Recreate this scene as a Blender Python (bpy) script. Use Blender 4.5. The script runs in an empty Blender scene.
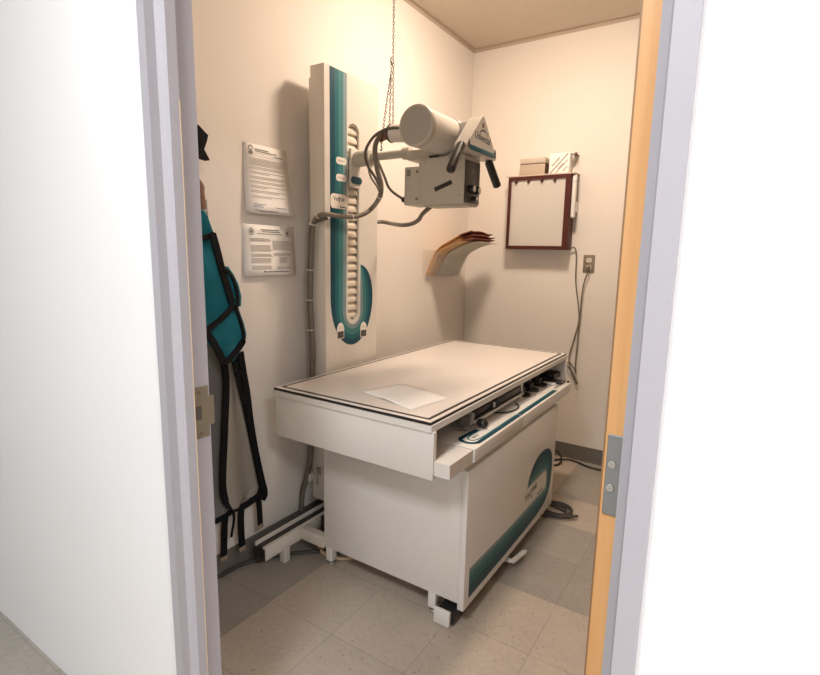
import bpy, bmesh, math, random
from mathutils import Vector, Matrix
random.seed(7)
sc = bpy.context.scene
COL = sc.collection
PI = math.pi

# ------------------------------------------------------------------ camera
CH = 1.326
F = 511.6
CR = Vector((0.83735928, 0.54628279, 0.02011372))
CU = Vector((-0.10502429, 0.12465769, 0.98662574))
CW = Vector((-0.53646933, 0.82827265, -0.16175624))
C0 = Vector((0, 0, CH))
def ray(x, y): return CW + (x-410)/F*CR - (y-337.5)/F*CU
def onX(x, y, X): d = ray(x, y); return C0 + d*(X/d.x)
def onY(x, y, Y): d = ray(x, y); return C0 + d*(Y/d.y)
def onZ(x, y, z): d = ray(x, y); return C0 + d*((z-CH)/d.z)
cam_d = bpy.data.cameras.new('camera')
cam = bpy.data.objects.new('camera', cam_d); COL.objects.link(cam)
cam.matrix_world = Matrix(((CR.x, CU.x, -CW.x, 0), (CR.y, CU.y, -CW.y, 0), (CR.z, CU.z, -CW.z, CH), (0, 0, 0, 1)))
cam_d.sensor_fit = 'HORIZONTAL'; cam_d.sensor_width = 36; cam_d.lens = F/820*36
cam_d.clip_start = 0.02
sc.camera = cam

# ------------------------------------------------------------------ materials
def srgb(r, g, b):
    f = lambda c: (c/255/12.92) if c/255 <= 0.04045 else ((c/255+0.055)/1.055)**2.4
    return (f(r), f(g), f(b), 1)
def mat(name, col, rough=0.5, metal=0.0, var=0.04, scale=30, bump=0.0, bscale=200, spec=0.5, coat=0.0):
    m = bpy.data.materials.new(name); m.use_nodes = True
    nt = m.node_tree; N = nt.nodes; L = nt.links
    b = N['Principled BSDF']
    b.inputs['Roughness'].default_value = rough; b.inputs['Metallic'].default_value = metal
    b.inputs['Specular IOR Level'].default_value = spec
    b.inputs['Coat Weight'].default_value = coat
    tc = N.new('ShaderNodeTexCoord')
    nz = N.new('ShaderNodeTexNoise'); nz.inputs['Scale'].default_value = scale; nz.inputs['Detail'].default_value = 3
    L.new(tc.outputs['Object'], nz.inputs['Vector'])
    mr = N.new('ShaderNodeMapRange'); mr.inputs['To Min'].default_value = 1-var; mr.inputs['To Max'].default_value = 1+var
    L.new(nz.outputs['Fac'], mr.inputs['Value'])
    mx = N.new('ShaderNodeVectorMath'); mx.operation = 'SCALE'
    mx.inputs[0].default_value = col[:3]; L.new(mr.outputs['Result'], mx.inputs['Scale'])
    L.new(mx.outputs['Vector'], b.inputs['Base Color'])
    if bump > 0:
        n2 = N.new('ShaderNodeTexNoise'); n2.inputs['Scale'].default_value = bscale; n2.inputs['Detail'].default_value = 2
        L.new(tc.outputs['Object'], n2.inputs['Vector'])
        bp = N.new('ShaderNodeBump'); bp.inputs['Strength'].default_value = bump; bp.inputs['Distance'].default_value = 0.002
        L.new(n2.outputs['Fac'], bp.inputs['Height']); L.new(bp.outputs['Normal'], b.inputs['Normal'])
    return m
def emit(name, col, s):
    m = bpy.data.materials.new(name); m.use_nodes = True
    b = m.node_tree.nodes['Principled BSDF']
    b.inputs['Base Color'].default_value = col
    b.inputs['Emission Color'].default_value = col; b.inputs['Emission Strength'].default_value = s
    return m

M = {}
M['wall'] = mat('cream_wall_paint', (0.79, 0.745, 0.685), 0.62, spec=0.12, var=0.02, scale=3, bump=0.12, bscale=160)
M['hall'] = mat('white_hall_paint', (0.86, 0.86, 0.86), 0.5, var=0.01, scale=3, bump=0.08, bscale=160)
M['ceil'] = mat('ceiling_tile', (0.66, 0.58, 0.48), 0.8, var=0.05, scale=40, bump=0.3, bscale=90)
M['base'] = mat('dark_vinyl_base', srgb(112, 107, 102), 0.45, var=0.05)
M['frame'] = mat('lilac_grey_frame_paint', (0.40, 0.385, 0.415), 0.42, var=0.02, scale=20, bump=0.1, bscale=120)
M['chip'] = mat('worn_edge_paint', srgb(214, 188, 150), 0.5)
M['white'] = mat('white_enamel', (0.77, 0.745, 0.70), 0.34, var=0.015, scale=12, bump=0.05, bscale=300)
M['fascia'] = mat('cream_enamel', (0.67, 0.63, 0.565), 0.32, var=0.015, scale=12, bump=0.05, bscale=300)
M['top'] = mat('cream_laminate', (0.78, 0.73, 0.68), 0.26, var=0.02, scale=25)
M['beige'] = mat('beige_grey_enamel', (0.49, 0.46, 0.385), 0.36, var=0.02, scale=15, bump=0.06, bscale=250)
M['cap'] = mat('shaded_grey_cap', (0.36, 0.34, 0.295), 0.42, var=0.02, scale=15, bump=0.05, bscale=250)  # darker than the housing: shade of the unlit end put into the colour
M['black'] = mat('black_plastic', (0.012, 0.011, 0.011), 0.4, var=0.1)
M['blackrub'] = mat('black_rubber', (0.016, 0.015, 0.014), 0.6, var=0.1)
M['grip'] = mat('black_gloss_grip', (0.02, 0.019, 0.018), 0.28, var=0.1)
M['panel'] = mat('charcoal_panel', srgb(62, 58, 54), 0.4, var=0.06)
M['panelmark'] = mat('panel_print', srgb(120, 112, 104), 0.5)
M['t1'] = mat('deep_teal', srgb(8, 66, 82), 0.45, spec=0.3, var=0.05)
M['t2'] = mat('mid_teal', srgb(26, 94, 104), 0.45, spec=0.3, var=0.05)
M['t3'] = mat('pale_teal', srgb(60, 120, 122), 0.45, spec=0.3, var=0.05)
M['t4'] = mat('grey_lilac', srgb(122, 142, 146), 0.45, spec=0.3, var=0.04)
M['ink'] = mat('dark_ink', srgb(48, 52, 56), 0.5, var=0.1)
M['navy'] = mat('navy_ink', srgb(36, 66, 84), 0.5, var=0.1)
M['label'] = mat('cream_label', (0.78, 0.73, 0.66), 0.4, var=0.02)
M['hose'] = mat('grey_tan_hose', (0.17, 0.145, 0.115), 0.5, var=0.08, scale=60, bump=0.15, bscale=400)
M['hose2'] = mat('dark_grey_cable', (0.10, 0.088, 0.072), 0.5, var=0.1)
M['tape'] = mat('brown_tape', srgb(126, 92, 70), 0.6, var=0.1, bump=0.2, bscale=300)
M['cord'] = mat('grey_cord', srgb(112, 104, 88), 0.5, var=0.05)
M['blackcord'] = mat('black_cord', (0.015, 0.014, 0.013), 0.45, var=0.1)
M['greycable'] = mat('dusty_grey_cable', srgb(66, 63, 58), 0.6, var=0.1)
M['steel'] = mat('brushed_steel', (0.55, 0.54, 0.52), 0.35, metal=0.85, var=0.05, scale=80)
M['hinge'] = mat('satin_steel_hinge', (0.27, 0.28, 0.275), 0.45, metal=0.45, var=0.05, scale=120)
M['screw'] = mat('bright_screw', (0.5, 0.5, 0.47), 0.3, metal=0.9)
M['strike'] = mat('aged_brass_strike', (0.27, 0.235, 0.17), 0.45, metal=0.4, var=0.12, scale=60)
M['chain'] = mat('dull_chain_steel', (0.035, 0.03, 0.026), 0.5, metal=0.3)
M['paper'] = mat('white_paper', (0.93, 0.905, 0.86), 0.7, var=0.015)
M['print'] = mat('grey_print', srgb(190, 184, 176), 0.7, var=0.08)
M['print2'] = mat('dark_print', srgb(130, 126, 122), 0.7, var=0.08)
M['print3'] = mat('blue_ink', srgb(130, 140, 165), 0.7)
M['teal'] = mat('teal_nylon', (0.008, 0.145, 0.185), 0.6, spec=0.25, var=0.12, scale=18, bump=0.3, bscale=30)
M['trim'] = mat('black_binding', (0.008, 0.008, 0.009), 0.8, spec=0.15, var=0.2, bump=0.2, bscale=400)
M['greyvinyl'] = mat('grey_tan_vinyl', (0.31, 0.285, 0.24), 0.5, var=0.04, scale=12, bump=0.3, bscale=14)
M['darkvinyl'] = mat('dark_grey_vinyl', (0.15, 0.145, 0.135), 0.5, var=0.05, scale=12, bump=0.3, bscale=14)
M['velcro'] = mat('strap_tip', srgb(150, 136, 116), 0.7)
M['kraft'] = mat('kraft_folder', (0.66, 0.39, 0.18), 0.65, var=0.08, scale=20)
M['kraft2'] = mat('manila_folder', (0.60, 0.38, 0.19), 0.65, var=0.06, scale=20)
M['maroon'] = mat('maroon_folder', (0.20, 0.055, 0.03), 0.65, var=0.1, scale=25)
M['greyfold'] = mat('grey_card', (0.50, 0.47, 0.40), 0.6, var=0.04)
M['wood'] = mat('maroon_stained_wood', (0.075, 0.017, 0.013), 0.45, spec=.3, var=0.2, scale=40)
M['opal'] = mat('opal_acrylic', (0.60, 0.575, 0.53), 0.22, var=0.01)
M['box'] = mat('tan_cardboard', (0.50, 0.41, 0.32), 0.7, var=0.04, scale=15)
M['boxlid'] = mat('pale_cardboard', (0.58, 0.50, 0.41), 0.7, var=0.03, scale=15)
M['boxedge'] = mat('brown_box_edge', srgb(92, 66, 48), 0.7)  # dark brown of the box's lid gap and side tape
M['whiteplastic'] = mat('white_plastic', (0.80, 0.78, 0.74), 0.35, var=0.01)
M['outletplate'] = mat('bronze_outlet_plate', srgb(140, 128, 108), 0.38, metal=0.4, var=0.04)
M['outletface'] = mat('ivory_socket', (0.66, 0.62, 0.54), 0.4)
M['bellow'] = mat('cream_bellows', (0.66, 0.59, 0.48), 0.5, var=0.04)
M['dark'] = mat('dark_interior', (0.035, 0.033, 0.03), 0.6)  # also paints the shade inside the table bay
M['railslot'] = mat('black_rail_slot', (0.02, 0.019, 0.018), 0.35)
M['glass'] = None

def glass_mat():
    m = bpy.data.materials.new('clear_acrylic'); m.use_nodes = True
    b = m.node_tree.nodes['Principled BSDF']
    b.inputs['Base Color'].default_value = (0.8, 0.8, 0.77, 1); b.inputs['Roughness'].default_value = 0.08; b.inputs['Alpha'].default_value = 0.16
    return m
M['glass'] = glass_mat()

def floor_mat():
    m = bpy.data.materials.new('vinyl_floor_tile'); m.use_nodes = True
    nt = m.node_tree; N = nt.nodes; L = nt.links; b = N['Principled BSDF']
    tc = N.new('ShaderNodeTexCoord'); sp = N.new('ShaderNodeSeparateXYZ'); L.new(tc.outputs['Object'], sp.inputs[0])
    def math_(op, a, c=None, clamp=False):
        n = N.new('ShaderNodeMath'); n.operation = op; n.use_clamp = clamp
        for i, v in enumerate((a, c)):
            if v is None: continue
            if isinstance(v, (int, float)): n.inputs[i].default_value = v
            else: L.new(v, n.inputs[i])
        return n.outputs[0]
    T = 0.3048
    u = math_('DIVIDE', math_('ADD', sp.outputs['X'], 0.4787+T*40), T)
    v = math_('DIVIDE', math_('SUBTRACT', sp.outputs['Y'], 2.123-T*40), T)
    fu = math_('FLOOR', u); fv = math_('FLOOR', v)
    # tile id -> small tint
    cb = N.new('ShaderNodeCombineXYZ'); L.new(fu, cb.inputs[0]); L.new(fv, cb.inputs[1])
    wn = N.new('ShaderNodeTexWhiteNoise'); wn.noise_dimensions = '2D'; L.new(cb.outputs[0], wn.inputs['Vector'])
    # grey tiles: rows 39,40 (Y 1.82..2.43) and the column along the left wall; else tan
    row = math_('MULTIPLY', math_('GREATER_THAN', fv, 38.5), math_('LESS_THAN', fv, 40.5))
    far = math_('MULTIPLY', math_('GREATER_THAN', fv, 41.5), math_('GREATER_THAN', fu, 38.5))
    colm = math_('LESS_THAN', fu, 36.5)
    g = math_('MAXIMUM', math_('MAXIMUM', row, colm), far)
    n1 = N.new('ShaderNodeTexNoise'); n1.inputs['Scale'].default_value = 55; n1.inputs['Detail'].default_value = 4
    L.new(tc.outputs['Object'], n1.inputs['Vector'])
    n3 = N.new('ShaderNodeTexNoise'); n3.inputs['Scale'].default_value = 9; n3.inputs['Detail'].default_value = 3
    L.new(tc.outputs['Object'], n3.inputs['Vector'])
    vo = N.new('ShaderNodeTexVoronoi'); vo.inputs['Scale'].default_value = 75
    mp = N.new('ShaderNodeMapping'); mp.inputs['Scale'].default_value = (1, 0.45, 1); mp.inputs['Rotation'].default_value = (0, 0, 0.5)
    L.new(tc.outputs['Object'], mp.inputs[0]); L.new(mp.outputs[0], vo.inputs['Vector'])
    fleck = math_('MULTIPLY', math_('LESS_THAN', vo.outputs['Distance'], 0.22), math_('GREATER_THAN', n1.outputs['Fac'], 0.54))
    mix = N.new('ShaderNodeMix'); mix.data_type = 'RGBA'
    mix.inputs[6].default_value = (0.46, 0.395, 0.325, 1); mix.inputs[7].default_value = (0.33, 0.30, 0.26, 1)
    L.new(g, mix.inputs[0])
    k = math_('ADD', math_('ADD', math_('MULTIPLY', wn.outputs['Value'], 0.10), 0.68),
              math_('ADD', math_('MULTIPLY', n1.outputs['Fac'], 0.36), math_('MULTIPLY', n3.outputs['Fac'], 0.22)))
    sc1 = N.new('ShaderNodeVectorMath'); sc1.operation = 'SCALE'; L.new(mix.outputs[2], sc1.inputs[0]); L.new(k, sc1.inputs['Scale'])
    mix2 = N.new('ShaderNodeMix'); mix2.data_type = 'RGBA'; L.new(sc1.outputs[0], mix2.inputs[6])
    mix2.inputs[7].default_value = (0.19, 0.15, 0.11, 1); L.new(math_('MULTIPLY', fleck, 0.60), mix2.inputs[0])
    # joints
    du = math_('ABSOLUTE', math_('SUBTRACT', math_('FRACT', u), 0.5)); dv = math_('ABSOLUTE', math_('SUBTRACT', math_('FRACT', v), 0.5))
    jt = math_('GREATER_THAN', math_('MAXIMUM', du, dv), 0.4955)
    mix3 = N.new('ShaderNodeMix'); mix3.data_type = 'RGBA'; L.new(mix2.outputs[2], mix3.inputs[6])
    mix3.inputs[7].default_value = (0.13, 0.11, 0.09, 1); L.new(math_('MULTIPLY', jt, 0.40), mix3.inputs[0])
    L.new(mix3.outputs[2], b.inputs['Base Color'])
    b.inputs['Roughness'].default_value = 0.42
    bp = N.new('ShaderNodeBump'); bp.inputs['Strength'].default_value = 0.1; bp.inputs['Distance'].default_value = 0.002
    L.new(n1.outputs['Fac'], bp.inputs['Height']); L.new(bp.outputs[0], b.inputs['Normal'])
    return m
M['floor'] = floor_mat()

def wood_mat(name, c1, c2, rough=0.4):
    m = bpy.data.materials.new(name); m.use_nodes = True
    nt = m.node_tree; N = nt.nodes; L = nt.links; b = N['Principled BSDF']
    tc = N.new('ShaderNodeTexCoord'); mp = N.new('ShaderNodeMapping'); mp.inputs['Scale'].default_value = (60, 60, 2.2)
    L.new(tc.outputs['Object'], mp.inputs[0])
    nz = N.new('ShaderNodeTexNoise'); nz.inputs['Scale'].default_value = 1.0; nz.inputs['Detail'].default_value = 5; L.new(mp.outputs[0], nz.inputs['Vector'])
    rp = N.new('ShaderNodeValToRGB'); rp.color_ramp.elements[0].position = 0.3; rp.color_ramp.elements[1].position = 0.75
    rp.color_ramp.elements[0].color = c1; rp.color_ramp.elements[1].color = c2
    L.new(nz.outputs['Fac'], rp.inputs[0]); L.new(rp.outputs[0], b.inputs['Base Color'])
    b.inputs['Roughness'].default_value = rough
    return m
M['door'] = wood_mat('oak_door_edge', (0.72, 0.36, 0.13, 1), (0.85, 0.48, 0.20, 1))
M['doorface'] = wood_mat('oak_door_veneer', (0.27, 0.14, 0.06, 1), (0.36, 0.2, 0.09, 1))

# ------------------------------------------------------------------ mesh helpers
def newbm(): return bmesh.new()
def box(bm, x0, x1, y0, y1, z0, z1, bev=0.0, seg=2):
    r = bmesh.ops.create_cube(bm, size=1.0)
    vs = r['verts']
    for v in vs:
        v.co = Vector(((x0+x1)/2+v.co.x*(x1-x0), (y0+y1)/2+v.co.y*(y1-y0), (z0+z1)/2+v.co.z*(z1-z0)))
    if bev > 0:
        es = list({e for v in vs for e in v.link_edges})
        bmesh.ops.bevel(bm, geom=es, offset=bev, segments=seg, affect='EDGES', profile=0.5)
def frames(pts):
    pts = [Vector(p) for p in pts]; n = len(pts); T = []
    for i in range(n):
        a = pts[max(0, i-1)]; c = pts[min(n-1, i+1)]; t = (c-a)
        T.append(t.normalized() if t.length > 1e-9 else Vector((0, 0, 1)))
    ref = Vector((0, 0, 1)) if abs(T[0].z) < 0.9 else Vector((1, 0, 0))
    nrm = (ref - T[0]*ref.dot(T[0])).normalized(); out = []
    for i in range(n):
        nrm = (nrm - T[i]*nrm.dot(T[i]))
        nrm = nrm.normalized() if nrm.length > 1e-6 else T[i].orthogonal().normalized()
        out.append((pts[i], nrm, T[i].cross(nrm)))
    return out
def smooth_path(pts, n=8):
    pts = [Vector(p) for p in pts]
    if len(pts) < 3: return pts
    P = [2*pts[0]-pts[1]] + pts + [2*pts[-1]-pts[-2]]; out = []
    for i in range(1, len(P)-2):
        for k in range(n):
            t = k/n; a, b, c, d = P[i-1], P[i], P[i+1], P[i+2]
            out.append(0.5*((2*b)+(c-a)*t+(2*a-5*b+4*c-d)*t*t+(3*b-a-3*c+d)*t*t*t))
    out.append(pts[-1]); return out
def tube(bm, pts, r, seg=10, caps=True):
    fr = frames(pts); rings = []
    for i, (p, n, b) in enumerate(fr):
        rr = r[i] if isinstance(r, (list, tuple)) else r
        rings.append([bm.verts.new(p + (n*math.cos(2*PI*k/seg)+b*math.sin(2*PI*k/seg))*rr) for k in range(seg)])
    for a, c in zip(rings, rings[1:]):
        for k in range(seg):
            bm.faces.new((a[k], a[(k+1) % seg], c[(k+1) % seg], c[k]))
    if caps:
        bm.faces.new(rings[0][::-1]); bm.faces.new(rings[-1])
def cyl(bm, p0, p1, r, seg=24, bev=0.0):
    p0 = Vector(p0); p1 = Vector(p1)
    if bev > 0:
        d = (p1-p0).normalized(); L = (p1-p0).length; pts = []; rs = []
        for a in (0, 30, 60, 90):
            s = math.radians(a); pts.append(p0+d*bev*(1-math.sin(s))); rs.append(r-bev+bev*math.cos(PI/2-s) if True else r)
        pts = [p0+d*bev*(1-math.cos(math.radians(a))) for a in (0, 30, 60, 90)]
        rs = [r-bev+bev*math.sin(math.radians(a)) for a in (0, 30, 60, 90)]
        pts += [p1-d*bev*(1-math.cos(math.radians(a))) for a in (90, 60, 30, 0)]
        rs += [r-bev+bev*math.sin(math.radians(a)) for a in (90, 60, 30, 0)]
        pts[0] = p0; pts[-1] = p1
        axtube(bm, pts, rs, d, seg)
    else:
        axtube(bm, [p0, p1], [r, r], (p1-p0).normalized(), seg)
def axtube(bm, pts, rs, d, seg=24):
    n = d.orthogonal().normalized(); b = d.cross(n); rings = []
    for p, r in zip(pts, rs):
        rings.append([bm.verts.new(Vector(p)+(n*math.cos(2*PI*k/seg)+b*math.sin(2*PI*k/seg))*r) for k in range(seg)])
    for a, c in zip(rings, rings[1:]):
        for k in range(seg): bm.faces.new((a[k], a[(k+1) % seg], c[(k+1) % seg], c[k]))
    bm.faces.new(rings[0][::-1]); bm.faces.new(rings[-1])
def ball(bm, c, r, seg=16):
    bmesh.ops.create_uvsphere(bm, u_segments=seg, v_segments=seg//2, radius=r, matrix=Matrix.Translation(c))
def ribbon(bm, pts, w, t, nrm):
    """flat strap: width w across, thickness t along nrm"""
    pts = [Vector(p) for p in pts]; nrm = Vector(nrm).normalized(); n = len(pts); rings = []
    for i in range(n):
        T = (pts[min(n-1, i+1)]-pts[max(0, i-1)]).normalized()
        s = T.cross(nrm).normalized(); p = pts[i]
        ww = w[i] if isinstance(w, (list, tuple)) else w
        rings.append([bm.verts.new(p+s*ww/2), bm.verts.new(p+s*ww/2+nrm*t), bm.verts.new(p-s*ww/2+nrm*t), bm.verts.new(p-s*ww/2)])
    for a, c in zip(rings, rings[1:]):
        for k in range(4): bm.faces.new((a[k], a[(k+1) % 4], c[(k+1) % 4], c[k]))
    bm.faces.new(rings[0][::-1]); bm.faces.new(rings[-1])
def mesh_from_curve(cu, mw, bm):
    o = bpy.data.objects.new('tmp', cu); COL.objects.link(o); o.matrix_world = mw
    dg = bpy.context.evaluated_depsgraph_get(); dg.update()
    me = bpy.data.meshes.new_from_object(o.evaluated_get(dg)); me.transform(mw)
    bm.from_mesh(me)
    bpy.data.objects.remove(o); bpy.data.meshes.remove(me); bpy.data.curves.remove(cu)
AX = {'+X': (Vector((0, 1, 0)), Vector((0, 0, 1)), Vector((1, 0, 0))),
      '-Y': (Vector((1, 0, 0)), Vector((0, 0, 1)), Vector((0, -1, 0))),
      '+Z': (Vector((1, 0, 0)), Vector((0, 1, 0)), Vector((0, 0, 1)))}
def mw_of(ax, o, rot=0.0):
    U, V, N = AX[ax]; c, s = math.cos(rot), math.sin(rot)
    U2 = U*c+V*s; V2 = V*c-U*s
    m = Matrix(((U2.x, V2.x, N.x, o[0]), (U2.y, V2.y, N.y, o[1]), (U2.z, V2.z, N.z, o[2]), (0, 0, 0, 1)))
    return m
def plate(bm, loops, ax, o, t, rot=0.0):
    """polygons (with holes) in the plane's 2-D frame, front face at origin plane + t along the normal"""
    cu = bpy.data.curves.new('tmp', 'CURVE'); cu.dimensions = '2D'; cu.fill_mode = 'BOTH'; cu.extrude = t/2
    for lp in loops:
        s = cu.splines.new('POLY'); s.points.add(len(lp)-1); s.use_cyclic_u = True
        for p, q in zip(s.points, lp): p.co = (q[0], q[1], 0, 1)
    U, V, N = AX[ax]; o2 = Vector(o)+N*(t/2)
    mesh_from_curve(cu, mw_of(ax, o2, rot), bm)
def text(bm, s, ax, o, size, t=0.0006, rot=0.0, align='CENTER', shear=0.0, sx=1.0):
    cu = bpy.data.curves.new('tmp', 'FONT'); cu.body = s; cu.size = size; cu.extrude = t/2; cu.align_x = align; cu.align_y = 'CENTER'; cu.shear = shear
    cu.resolution_u = 3
    N = AX[ax][2]
    mesh_from_curve(cu, mw_of(ax, Vector(o)+N*(t/2), rot) @ Matrix.Diagonal((sx, 1, 1, 1)), bm)
def rrect(x0, x1, y0, y1, r, n=6):
    out = []
    for cx, cy, a0 in ((x1-r, y1-r, 0), (x0+r, y1-r, 90), (x0+r, y0+r, 180), (x1-r, y0+r, 270)):
        for k in range(n+1):
            a = math.radians(a0+90*k/n); out.append((cx+r*math.cos(a), cy+r*math.sin(a)))
    return out
def ell(cx, cy, rx, ry, a0=0, a1=360, n=24):
    return [(cx+rx*math.cos(math.radians(a0+(a1-a0)*k/n)), cy+ry*math.sin(math.radians(a0+(a1-a0)*k/n))) for k in range(n + (0 if a1-a0 == 360 else 1))]

ROOT = {}
def empty(name, loc, label, cat, group=None):
    o = bpy.data.objects.new(name, None); COL.objects.link(o); o.location = loc; o.empty_display_size = 0.05
    o['label'] = label; o['category'] = cat
    if group: o['group'] = group
    ROOT[o.name] = Vector(loc); return o
def root_of(o):
    while o.parent: o = o.parent
    return ROOT[o.name]
def part(name, bm, m, parent=None, smooth=35, label=None):
    bmesh.ops.recalc_face_normals(bm, faces=bm.faces)
    me = bpy.data.meshes.new(name); bm.to_mesh(me); bm.free()
    if parent is None:
        xs = [v.co for v in me.vertices]
        c = Vector(((min(v.x for v in xs)+max(v.x for v in xs))/2, (min(v.y for v in xs)+max(v.y for v in xs))/2, min(v.z for v in xs)))
    else: c = root_of(parent)
    me.transform(Matrix.Translation(-c))
    ms = m if isinstance(m, (list, tuple)) else [m]
    for q in ms: me.materials.append(M[q])
    o = bpy.data.objects.new(name, me); COL.objects.link(o)
    if parent is None: o.location = c; ROOT[o.name] = c
    else: o.parent = parent
    if smooth:
        for p in me.polygons: p.use_smooth = True
        me.set_sharp_from_angle(angle=math.radians(smooth))
    if label: o['label'] = label
    return o
def thing(name, bm, m, label, cat, group=None, smooth=35):
    o = part(name, bm, m, None, smooth); o['label'] = label; o['category'] = cat
    if group: o['group'] = group
    return o
def struct(name, bm, m, parent=None, origin=True):
    bmesh.ops.recalc_face_normals(bm, faces=bm.faces)
    me = bpy.data.meshes.new(name); bm.to_mesh(me); bm.free(); me.materials.append(M[m])
    o = bpy.data.objects.new(name, me); COL.objects.link(o); ROOT[o.name] = Vector((0, 0, 0))
    if parent: o.parent = parent
    else: o['kind'] = 'structure'
    return o
def bx(*a, **k):
    bm = newbm(); box(bm, *a, **k); return bm
def boxes(*L, bev=0.0):
    bm = newbm()
    for b in L: box(bm, *b, bev=bev)
    return bm

# ------------------------------------------------------------------ the room
XL, YB, ZC, XR = -1.684, 3.320, 2.683, 1.70
YF0, YF1 = 0.610, 0.697               # doorway wall, hall face and room face
HX0, HX1, HY0 = -4.2, 2.6, -1.7
struct('floor', bx(HX0-.1, HX1+.1, HY0-.1, YB+.1, -0.05, 0), 'floor')
struct('ceiling', bx(HX0-.1, HX1+.1, HY0-.1, YB+.1, ZC, ZC+0.05), 'ceil')
struct('wall_left', bx(XL-.1, XL, YF1, YB+.1, 0, ZC), 'wall')
struct('wall_back', bx(XL, XR+.1, YB, YB+.1, 0, ZC), 'wall')
struct('wall_right', bx(XR, XR+.1, YF1, YB, 0, ZC), 'wall')
DX0, DX1, DZ = -1.0, -0.0866, 2.05     # opening
struct('wall_front', boxes((XL-.1, DX0-.025, YF0+.044, YF1, 0, ZC), (DX1+.025, XR+.1, YF0+.044, YF1, 0, ZC), (DX0-.025, DX1+.025, YF0+.044, YF1, DZ+.05, ZC)), 'wall')
struct('wall_hall_front', boxes((HX0, DX0-.025, YF0, YF0+.044, 0, ZC), (DX1+.025, HX1, YF0, YF0+.044, 0, ZC), (DX0-.025, DX1+.025, YF0, YF0+.044, DZ+.05, ZC)), 'hall')
struct('wall_hall_rear', bx(HX0, HX1, HY0-.1, HY0, 0, ZC), 'hall')
struct('wall_hall_left', bx(HX0-.1, HX0, HY0, YF0+.044, 0, ZC), 'hall')
struct('wall_hall_right', bx(HX1, HX1+.1, HY0, YF0+.044, 0, ZC), 'hall')
BH = 0.098
def baseprof(bm, axis, a0, a1, face, sgn):
    # flat vinyl cove base with a small toe
    if axis == 'y':
        box(bm, min(face, face+sgn*.006), max(face, face+sgn*.006), a0, a1, 0.001, BH)
        box(bm, min(face+sgn*.006, face+sgn*.016), max(face+sgn*.006, face+sgn*.016), a0, a1, 0.001, 0.010)
    else:
        box(bm, a0, a1, min(face, face+sgn*.006), max(face, face+sgn*.006), 0.001, BH)
        box(bm, a0, a1, min(face+sgn*.006, face+sgn*.016), max(face+sgn*.006, face+sgn*.016), 0.001, 0.010)
bm = newbm(); baseprof(bm, 'y', YF1, YB, XL, 1); struct('baseboard_left', bm, 'base')
bm = newbm(); baseprof(bm, 'x', XL+.016, XR, YB, -1); struct('baseboard_back', bm, 'base')
# ceiling edge angle
struct('trim_1', boxes((XL, XL+.022, YF1, YB, ZC-.004, ZC), (XL, XL+.003, YF1, YB, ZC-.022, ZC-.004)), 'box')
struct('trim_2', boxes((XL+.022, XR, YB-.022, YB, ZC-.004, ZC), (XL+.003, XR, YB-.003, YB, ZC-.022, ZC-.004)), 'box')

# door frame: pressed-metal profile with a stop
bm = newbm()
def prof(bm, pts, z0, z1):
    a = [bm.verts.new((x, y, z0)) for x, y in pts]; c = [bm.verts.new((x, y, z1)) for x, y in pts]; n = len(pts)
    for i in range(n): bm.faces.new((a[i], a[(i+1) % n], c[(i+1) % n], c[i]))
    bm.faces.new(a[::-1]); bm.faces.new(c)
y0, ys0, ys1, y1 = 0.600, 0.632, 0.6545, 0.703
prof(bm, [(DX0-.025, y0), (DX0, y0), (DX0, ys0-.012), (DX0+.006, ys0-.004), (DX0+.016, ys0), (DX0+.016, ys1), (DX0, ys1), (DX0, y1), (DX0-.025, y1)], 0.001, DZ+.05)
prof(bm, [(DX1+.025, y0), (DX1+.025, y1), (DX1, y1), (DX1, ys1), (DX1-.016, ys1), (DX1-.016, ys0), (DX1-.006, ys0-.004), (DX1, ys0-.012), (DX1, y0)], 0.001, DZ+.05)
box(bm, DX0, DX1, y0, y1, DZ, DZ+.05); box(bm, DX0+.016, DX1-.016, ys0, ys1, DZ-.016, DZ)
fr = struct('trim_3', bm, 'frame'); fr['label'] = 'lilac grey metal door frame around the doorway'
struct('worn_edge', bx(DX0+.0145, DX0+.0166, ys1-.0012, ys1+.0006, 0.002, 1.62), 'chip', fr)
# strike plate
zb, zt = 0.902, 1.022
bm = newbm()
sp = [(y1-.004, zb), (y1-.004, zb+.026), (y1+.010, zb+.026), (y1+.010, zt-.026), (y1-.004, zt-.026), (y1-.004, zt), (ys1+.001, zt), (ys1+.001, zb)]
plate(bm, [sp, [(ys1+.006, .946), (ys1+.006, .978), (ys1+.026, .978), (ys1+.026, .946)]], '+X', (DX0, 0, 0), 0.002)
spl = struct('strike_plate', bm, 'strike', fr)
struct('latch_hole', bx(DX0+.0002, DX0+.0010, ys1+.006, ys1+.026, .946, .978), 'hose2', spl)
for z in (zb+.012, zt-.012):
    bm = newbm(); cyl(bm, (DX0+.002, ys1+.022, z), (DX0+.0032, ys1+.022, z), .0045, 12); struct('screw', bm, 'screw', spl)

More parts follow.
